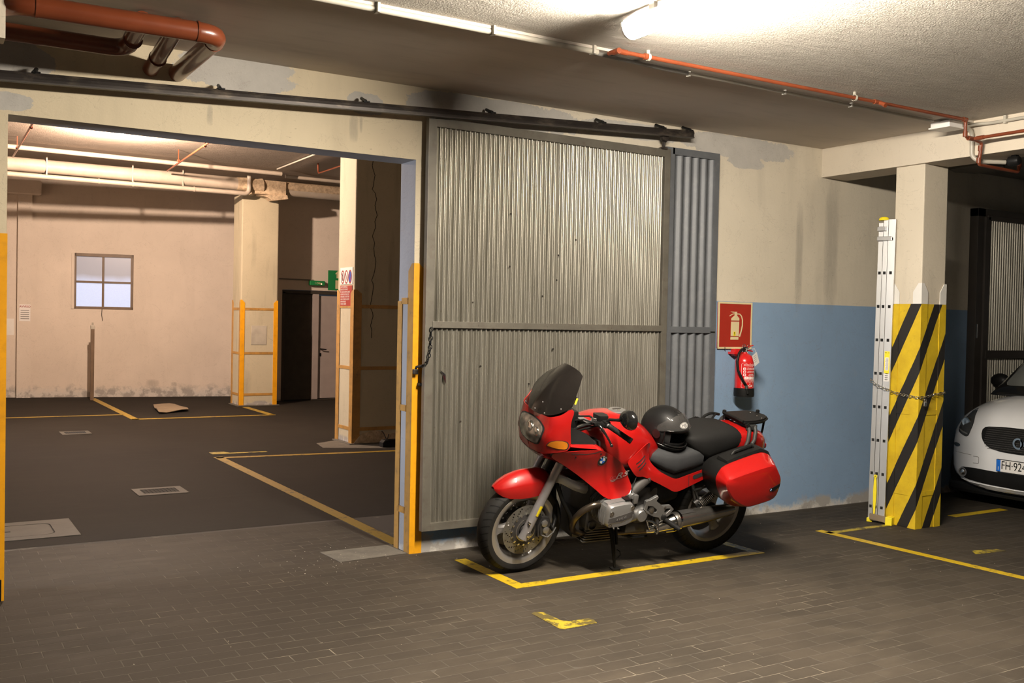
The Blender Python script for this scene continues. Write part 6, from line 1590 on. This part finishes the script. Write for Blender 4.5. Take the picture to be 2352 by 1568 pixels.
# oval sticker on the brow
n_ = (hshape(0, R(36)) ).normalized(); Fh = frame(hshape(R(-6), R(34), 1.012), (math.cos(R(38)) * math.cos(R(-8)), math.sin(R(-8)), math.sin(R(38))), (0, 0, 1))
def bend(me_):
    for v in me_.vertices:
        w = Fh @ v.co; az = math.atan2(w.y / .135, w.x / .170); el = math.atan2(w.z / .158, math.hypot(w.x / .17, w.y / .135)); lift = v.co.z
        v.co = hshape(az, el, 1.006) + w.normalized() * lift
    return me_
def stick(nm, m, lift, **k):
    me_ = curve_mesh(nm, **k); b_ = BM(); b_.from_mesh(me_); bmesh.ops.triangulate(b_, faces=b_.faces)
    for _ in range(3):
        e_ = [e for e in b_.edges if e.calc_length() > .012]
        if e_: bmesh.ops.subdivide_edges(b_, edges=e_, cuts=1)
    for v in b_.verts: v.co.z += lift
    b_.to_mesh(me_); b_.free(); link(nm, bend(me_), m, hm)
stick('sticker', M['white'], .0008, splines=[circ(.022, 36, rx=1.95)], ext=.0003)
stick('sticker_line', M['black'], .0016, splines=[circ(.0205, 36, rx=1.98), circ(.0188, 36, rx=2.02)], ext=.0003)
stick('sticker_text', M['black'], .0016, text='HJC', size=.030, ext=.0003, space=1.05)
# chin strap
bm = BM(); P = [(-.02, .11, -.10), (.02, .115, -.135), (.06, .10, -.15), (.08, .085, -.165)]
loft(bm, [[Vector(p) + Vector(q) for q in ((-.008, 0, .003), (.008, 0, .003), (.008, 0, -.003), (-.008, 0, -.003))] for p in P]); link('chin_strap', bm, M['rubber'], hm, True, 40)
# ================================================================ small white car (nose towards -X)
CX, CY = 8.265, 5.10
car = empty('car', (CX, CY, 0), 'small white hatchback parked behind the striped pillar', 'car')
# local: x = distance behind the nose, y = lateral, z up
def csec(x, w, zb, zt, n=3.4, k=44, zm=.45):
    return ring_sec(x, w, zb, zt, n, k, zm)
cs = [(.0, .30, .25, .55), (.012, .44, .20, .60), (.03, .54, .175, .64), (.06, .625, .165, .70), (.11, .695, .16, .775), (.18, .745, .16, .845), (.28, .785, .16, .905), (.42, .812, .16, .955), (.58, .825, .16, .992), (.72, .830, .16, 1.010), (1.0, .832, .16, 1.03), (1.8, .832, .16, 1.05), (2.3, .815, .17, 1.06), (2.55, .77, .22, 1.04), (2.66, .66, .32, .92)]
bm = BM(); loft(bm, [csec(*s, n=3.6) for s in cs])
body_skin = bm.copy(); bd = link('body', bm, M['white_car'], car, True, 75)
_t = BVHTree.FromBMesh(body_skin)
def cx_at(y, z):
    r = _t.ray_cast(Vector((-3, y, z)), Vector((1, 0, 0))); return r[0].x if r[0] else 0.3
def cpatch(name, poly, off, m, res=.03, parent=None, rounds=1, th=0.0, ang=70):
    q = densify([Vector((a, b, 0)) for a, b in poly], res, rounds); vs, fs = grid_fill(q, res); bm = BM()
    bv = [bm.verts.new((cx_at(p.x, p.y) - off, p.x, p.y)) for p in vs]
    for f in fs: bm.faces.new([bv[i] for i in f])
    bmesh.ops.recalc_face_normals(bm, faces=bm.faces)
    if sum(f.normal.x for f in bm.faces) > 0: bmesh.ops.reverse_faces(bm, faces=bm.faces)
    if th: bmesh.ops.solidify(bm, geom=list(bm.faces), thickness=th)
    return link(name, bm, m, parent or car, True, ang)
sym = lambda P: P + [(-a, b) for a, b in P[::-1]]
gr = sym([(0, .742), (.20, .742), (.36, .728), (.385, .715), (.375, .665), (.34, .60), (.27, .548), (.15, .527), (0, .522)][:-1] + [(0, .522)])
gr = [(0, .742), (.20, .742), (.365, .730), (.392, .712), (.380, .660), (.345, .60), (.27, .548), (.15, .527), (0, .522), (-.15, .527), (-.27, .548), (-.345, .60), (-.380, .660), (-.392, .712), (-.365, .730), (-.20, .742)]
g = cpatch('grille', gr, .004, M['black'])
bm = BM()
for i in range(60):
    y = -.33 + .66 * i / 59
    for j in range(11):
        z = .545 + .018 * j
        if abs(y) > .36 - .9 * max(0, .62 - z): continue
        x = cx_at(y, z) - .0045; h = .0035
        f = bm.faces.new([bm.verts.new((x, y - h, z - h)), bm.verts.new((x, y + h, z - h)), bm.verts.new((x, y + h, z + h)), bm.verts.new((x, y - h, z + h))])
o = link('grille_mesh', bm, M['hose'], g); o['kind'] = 'stuff'
it = [(0, .345), (.18, .345), (.40, .352), (.565, .345), (.588, .320), (.575, .270), (.50, .238), (.30, .222), (0, .215), (-.30, .222), (-.50, .238), (-.575, .270), (-.588, .320), (-.565, .345), (-.40, .352), (-.18, .345)]
it_o = cpatch('lower_intake', it, .004, M['black'])
for s in (1, -1):
    p_ = (cx_at(.535 * s, .298) - .004, .535 * s, .298)
    bm = BM(); lathe(bm, [(.040, -.004), (.042, -.014), (.034, -.014), (.030, -.004)], 24, 'x', p_, closed=True); fl_ = link('fog_lamp', bm, M['rim'], it_o, True, 40)
    bm = BM(); lathe(bm, [(.032, -.008), (.02, -.013), (0, -.015)], 24, 'x', p_); lathe(bm, [(.008, -.016), (0, -.018)], 12, 'x', p_); fl_.data.materials.append(M['lens']); bm.free()
    bm = BM(); lathe(bm, [(.032, -.007), (.02, -.012), (0, -.014)], 24, 'x', p_); link('fog_lens', bm, M['chrome'], it_o, True)
    # headlights wrap round the corner
    hp_ = [(.498, .742), (.505, .628), (.53, .618), (.62, .642), (.665, .665), (.672, .70), (.655, .76), (.635, .82), (.615, .868), (.592, .882), (.565, .858), (.525, .80)]
    hd = cpatch('headlight', [(a * s, b) for a, b in hp_], .003, M['black_gloss'], .02)
    c_ = (.585 * s, .745)
    bm = BM(); lathe(bm, [(.048, -.002), (.042, -.012), (.026, -.008), (0, -.014)], 24, 'x', (cx_at(*c_) - .004, c_[0], c_[1])); link('headlight_projector', bm, M['chrome'], hd, True, 40)
    strip_ = [(.52, .640), (.60, .655), (.655, .680), (.655, .690), (.60, .668), (.52, .652)]
    cpatch('daytime_strip', [(a * s, b) for a, b in strip_], .005, M['rim'], .02, hd)
    cpatch('headlight_cover', [(a * s, b) for a, b in hp_], .010, M['lens'], .02, hd)
    tn = [(.575, .535), (.59, .548), (.64, .556), (.69, .550), (.70, .535), (.67, .520), (.61, .517)]
    cpatch('indicator', [(a * s, b) for a, b in tn], .004, M['chrome'], .02)
# tow hook cover line and bumper joint (thin recessed strips)
for P in ([(.43, .392), (.375, .392), (.368, .40), (.368, .45), (.375, .458), (.43, .458), (.43, .454), (.378, .453), (.373, .448), (.373, .402), (.378, .397), (.43, .397)],
          [(.575, .262), (.70, .268), (.70, .271), (.575, .266)], [(.45, .462), (.66, .47), (.66, .474), (.45, .466)]):
    cpatch('panel_gap', P, .0006, M['conduit_dark'], .02, None, 0)
cpatch('lower_lip', [(0, .205), (.45, .215), (.60, .235), (.66, .20), (.5, .175), (0, .165), (-.5, .175), (-.66, .2), (-.60, .235), (-.45, .215)], .012, M['white_car'], .03, None, 1, .006)
bm = BM(); box(bm, .10, 2.5, -.74, .74, .10, .20, .03); link('underbody', bm, M['black'], car)
# emblem
ex_ = cx_at(0, .617) - .012
bm = BM(); lathe(bm, [(.050, -.008), (.054, 0), (.050, .008), (.034, .008), (.030, 0), (.034, -.008)], 36, 'x', (ex_, 0, .617), closed=True); eb = link('emblem', bm, M['chrome'], car, True, 50)
put(curve_mesh('emblem_arrow', [[(.02, -.05), (.066, 0), (.02, .05)]], ext=.004), 'emblem_arrow', M['chrome'], frame((ex_ - .004, .0, .617), (-1, 0, 0)), eb)
# number plate (front, 360 x 110)
npx = cx_at(.18, .41) - .028
pl_ = empty('number_plate', (0, 0, 0)); pl_.parent = car
bm = BM(); box(bm, npx, npx + .028, -.18, .18, .355, .465, .004); link('plate_holder', bm, M['black'], pl_)
bm = BM(); box(bm, npx - .002, npx, -.176, .176, .359, .461, .002); link('plate_face', bm, M['paper'], pl_)
bm = BM(); box(bm, npx - .003, npx - .0015, .138, .176, .359, .461, .001); link('country_band', bm, M['roundel_blue'], pl_)
bm = BM(); box(bm, npx - .003, npx - .0015, -.176, -.138, .359, .461, .001); link('country_band', bm, M['roundel_blue'], pl_)
Fp = frame((npx - .0035, -.002, .408), (-1, 0, 0))
put(curve_mesh('plate_text', text='FH·924', size=.098, ext=.0006, align='LEFT', space=1.0), 'plate_text', M['black'], Fp @ Matrix.Translation((-.134, .006, 0)) @ Matrix.Diagonal((.80, 1.05, 1, 1)), pl_)
put(curve_mesh('country_letter', text='I', size=.045, ext=.0006), 'country_letter', M['white'], frame((npx - .0035, .157, .385), (-1, 0, 0)), pl_)
# cabin
cb = [(.66, .70, .98, 1.0), (.80, .705, .98, 1.12), (1.0, .70, .98, 1.29), (1.2, .675, .98, 1.44), (1.35, .65, .98, 1.505), (1.6, .635, .98, 1.545), (2.1, .62, .98, 1.53), (2.4, .60, .98, 1.45), (2.6, .60, .98, 1.06)]
bm = BM(); loft(bm, [ring_sec(x, w, zb, zt, 4.5, 40, .3) for x, w, zb, zt in cb]); cabin_skin = bm.copy(); link('cabin_shell', bm, M['black_gloss'], car, True, 60)
tc = BVHTree.FromBMesh(cabin_skin)
def glass_patch(name, poly, off, m):
    nn = Vector((-.62, 0, .78)).normalized(); u = Vector((0, 1, 0)); v = nn.cross(u)
    q = densify([Vector((a, b, 0)) for a, b in poly], .05, 1); vs, fs = grid_fill(q, .06); bm = BM(); bv = []
    for p in vs:
        o_ = Vector((1.0, p.x, 1.29 + (p.y))) + Vector((p.y * .9, 0, 0)) + nn * 2
        r = tc.ray_cast(o_, -nn); pos_ = r[0] if r[0] else o_ - nn * 2
        bv.append(bm.verts.new(pos_ + nn * off))
    for f in fs: bm.faces.new([bv[i] for i in f])
    return link(name, bm, m, car, True)
M['car_inside'] = mat('car_inside', (.10, .105, .095), .6, var=.4, vs=3)
glass_patch('windscreen', [(-.60, -.25), (.60, -.25), (.625, -.22), (.565, .10), (.53, .13), (-.53, .13), (-.565, .10), (-.625, -.22)], .006, M['car_inside'])
glass_patch('windscreen_glass', [(-.60, -.25), (.60, -.25), (.625, -.22), (.565, .10), (.53, .13), (-.53, .13), (-.565, .10), (-.625, -.22)], .012, M['lens'])
bm = BM(); tube(bm, [(.74, .55, 1.035), (.80, .1, 1.09), (.86, -.25, 1.10)], .008, 6); link('wiper', bm, M['black'], car)
bm = BM(); loft(bm, [[(x, y, z) for x, z in ((.70, 1.0), (.66, 1.012), (.62, 1.0), (.66, .985))] for y in np.linspace(-.62, .62, 9)]); link('cowl', bm, M['black'], car)
for s in (1, -1):
    bm = BM(); secs = []
    for i in range(9):
        t_ = -1 + i / 4; k = max(.12, math.sqrt(max(0, 1 - t_ * t_)))
        secs.append([(1.06 + .06 * k * math.cos(a) , s * (.86 + .10 * t_), 1.10 + .075 * k * math.sin(a)) for a in [2 * math.pi * j / 16 for j in range(16)]])
    loft(bm, secs); tube(bm, [(1.05, s * .70, 1.05), (1.06, s * .80, 1.07)], .025, 8); link('door_mirror', bm, M['black'], car, True, 50)
for x_ in (.52, 2.16):
    for s in (1, -1):
        w_ = empty('wheel', (0, 0, 0)); w_.parent = car; w_.location = (x_, s * .735, .285)
        bm = BM(); lathe(bm, [(.19, -.085), (.27, -.085), (.285, -.06), (.285, .06), (.27, .085), (.19, .085)], 40, 'y', closed=True); link('tyre', bm, M['rubber'], w_, True, 40)
        bm = BM(); lathe(bm, [(.0, -.06), (.12, -.07), (.19, -.08), (.19, .08), (.12, .07), (0, .06)], 32, 'y'); link('wheel_disc', bm, M['rim'], w_, True, 40)
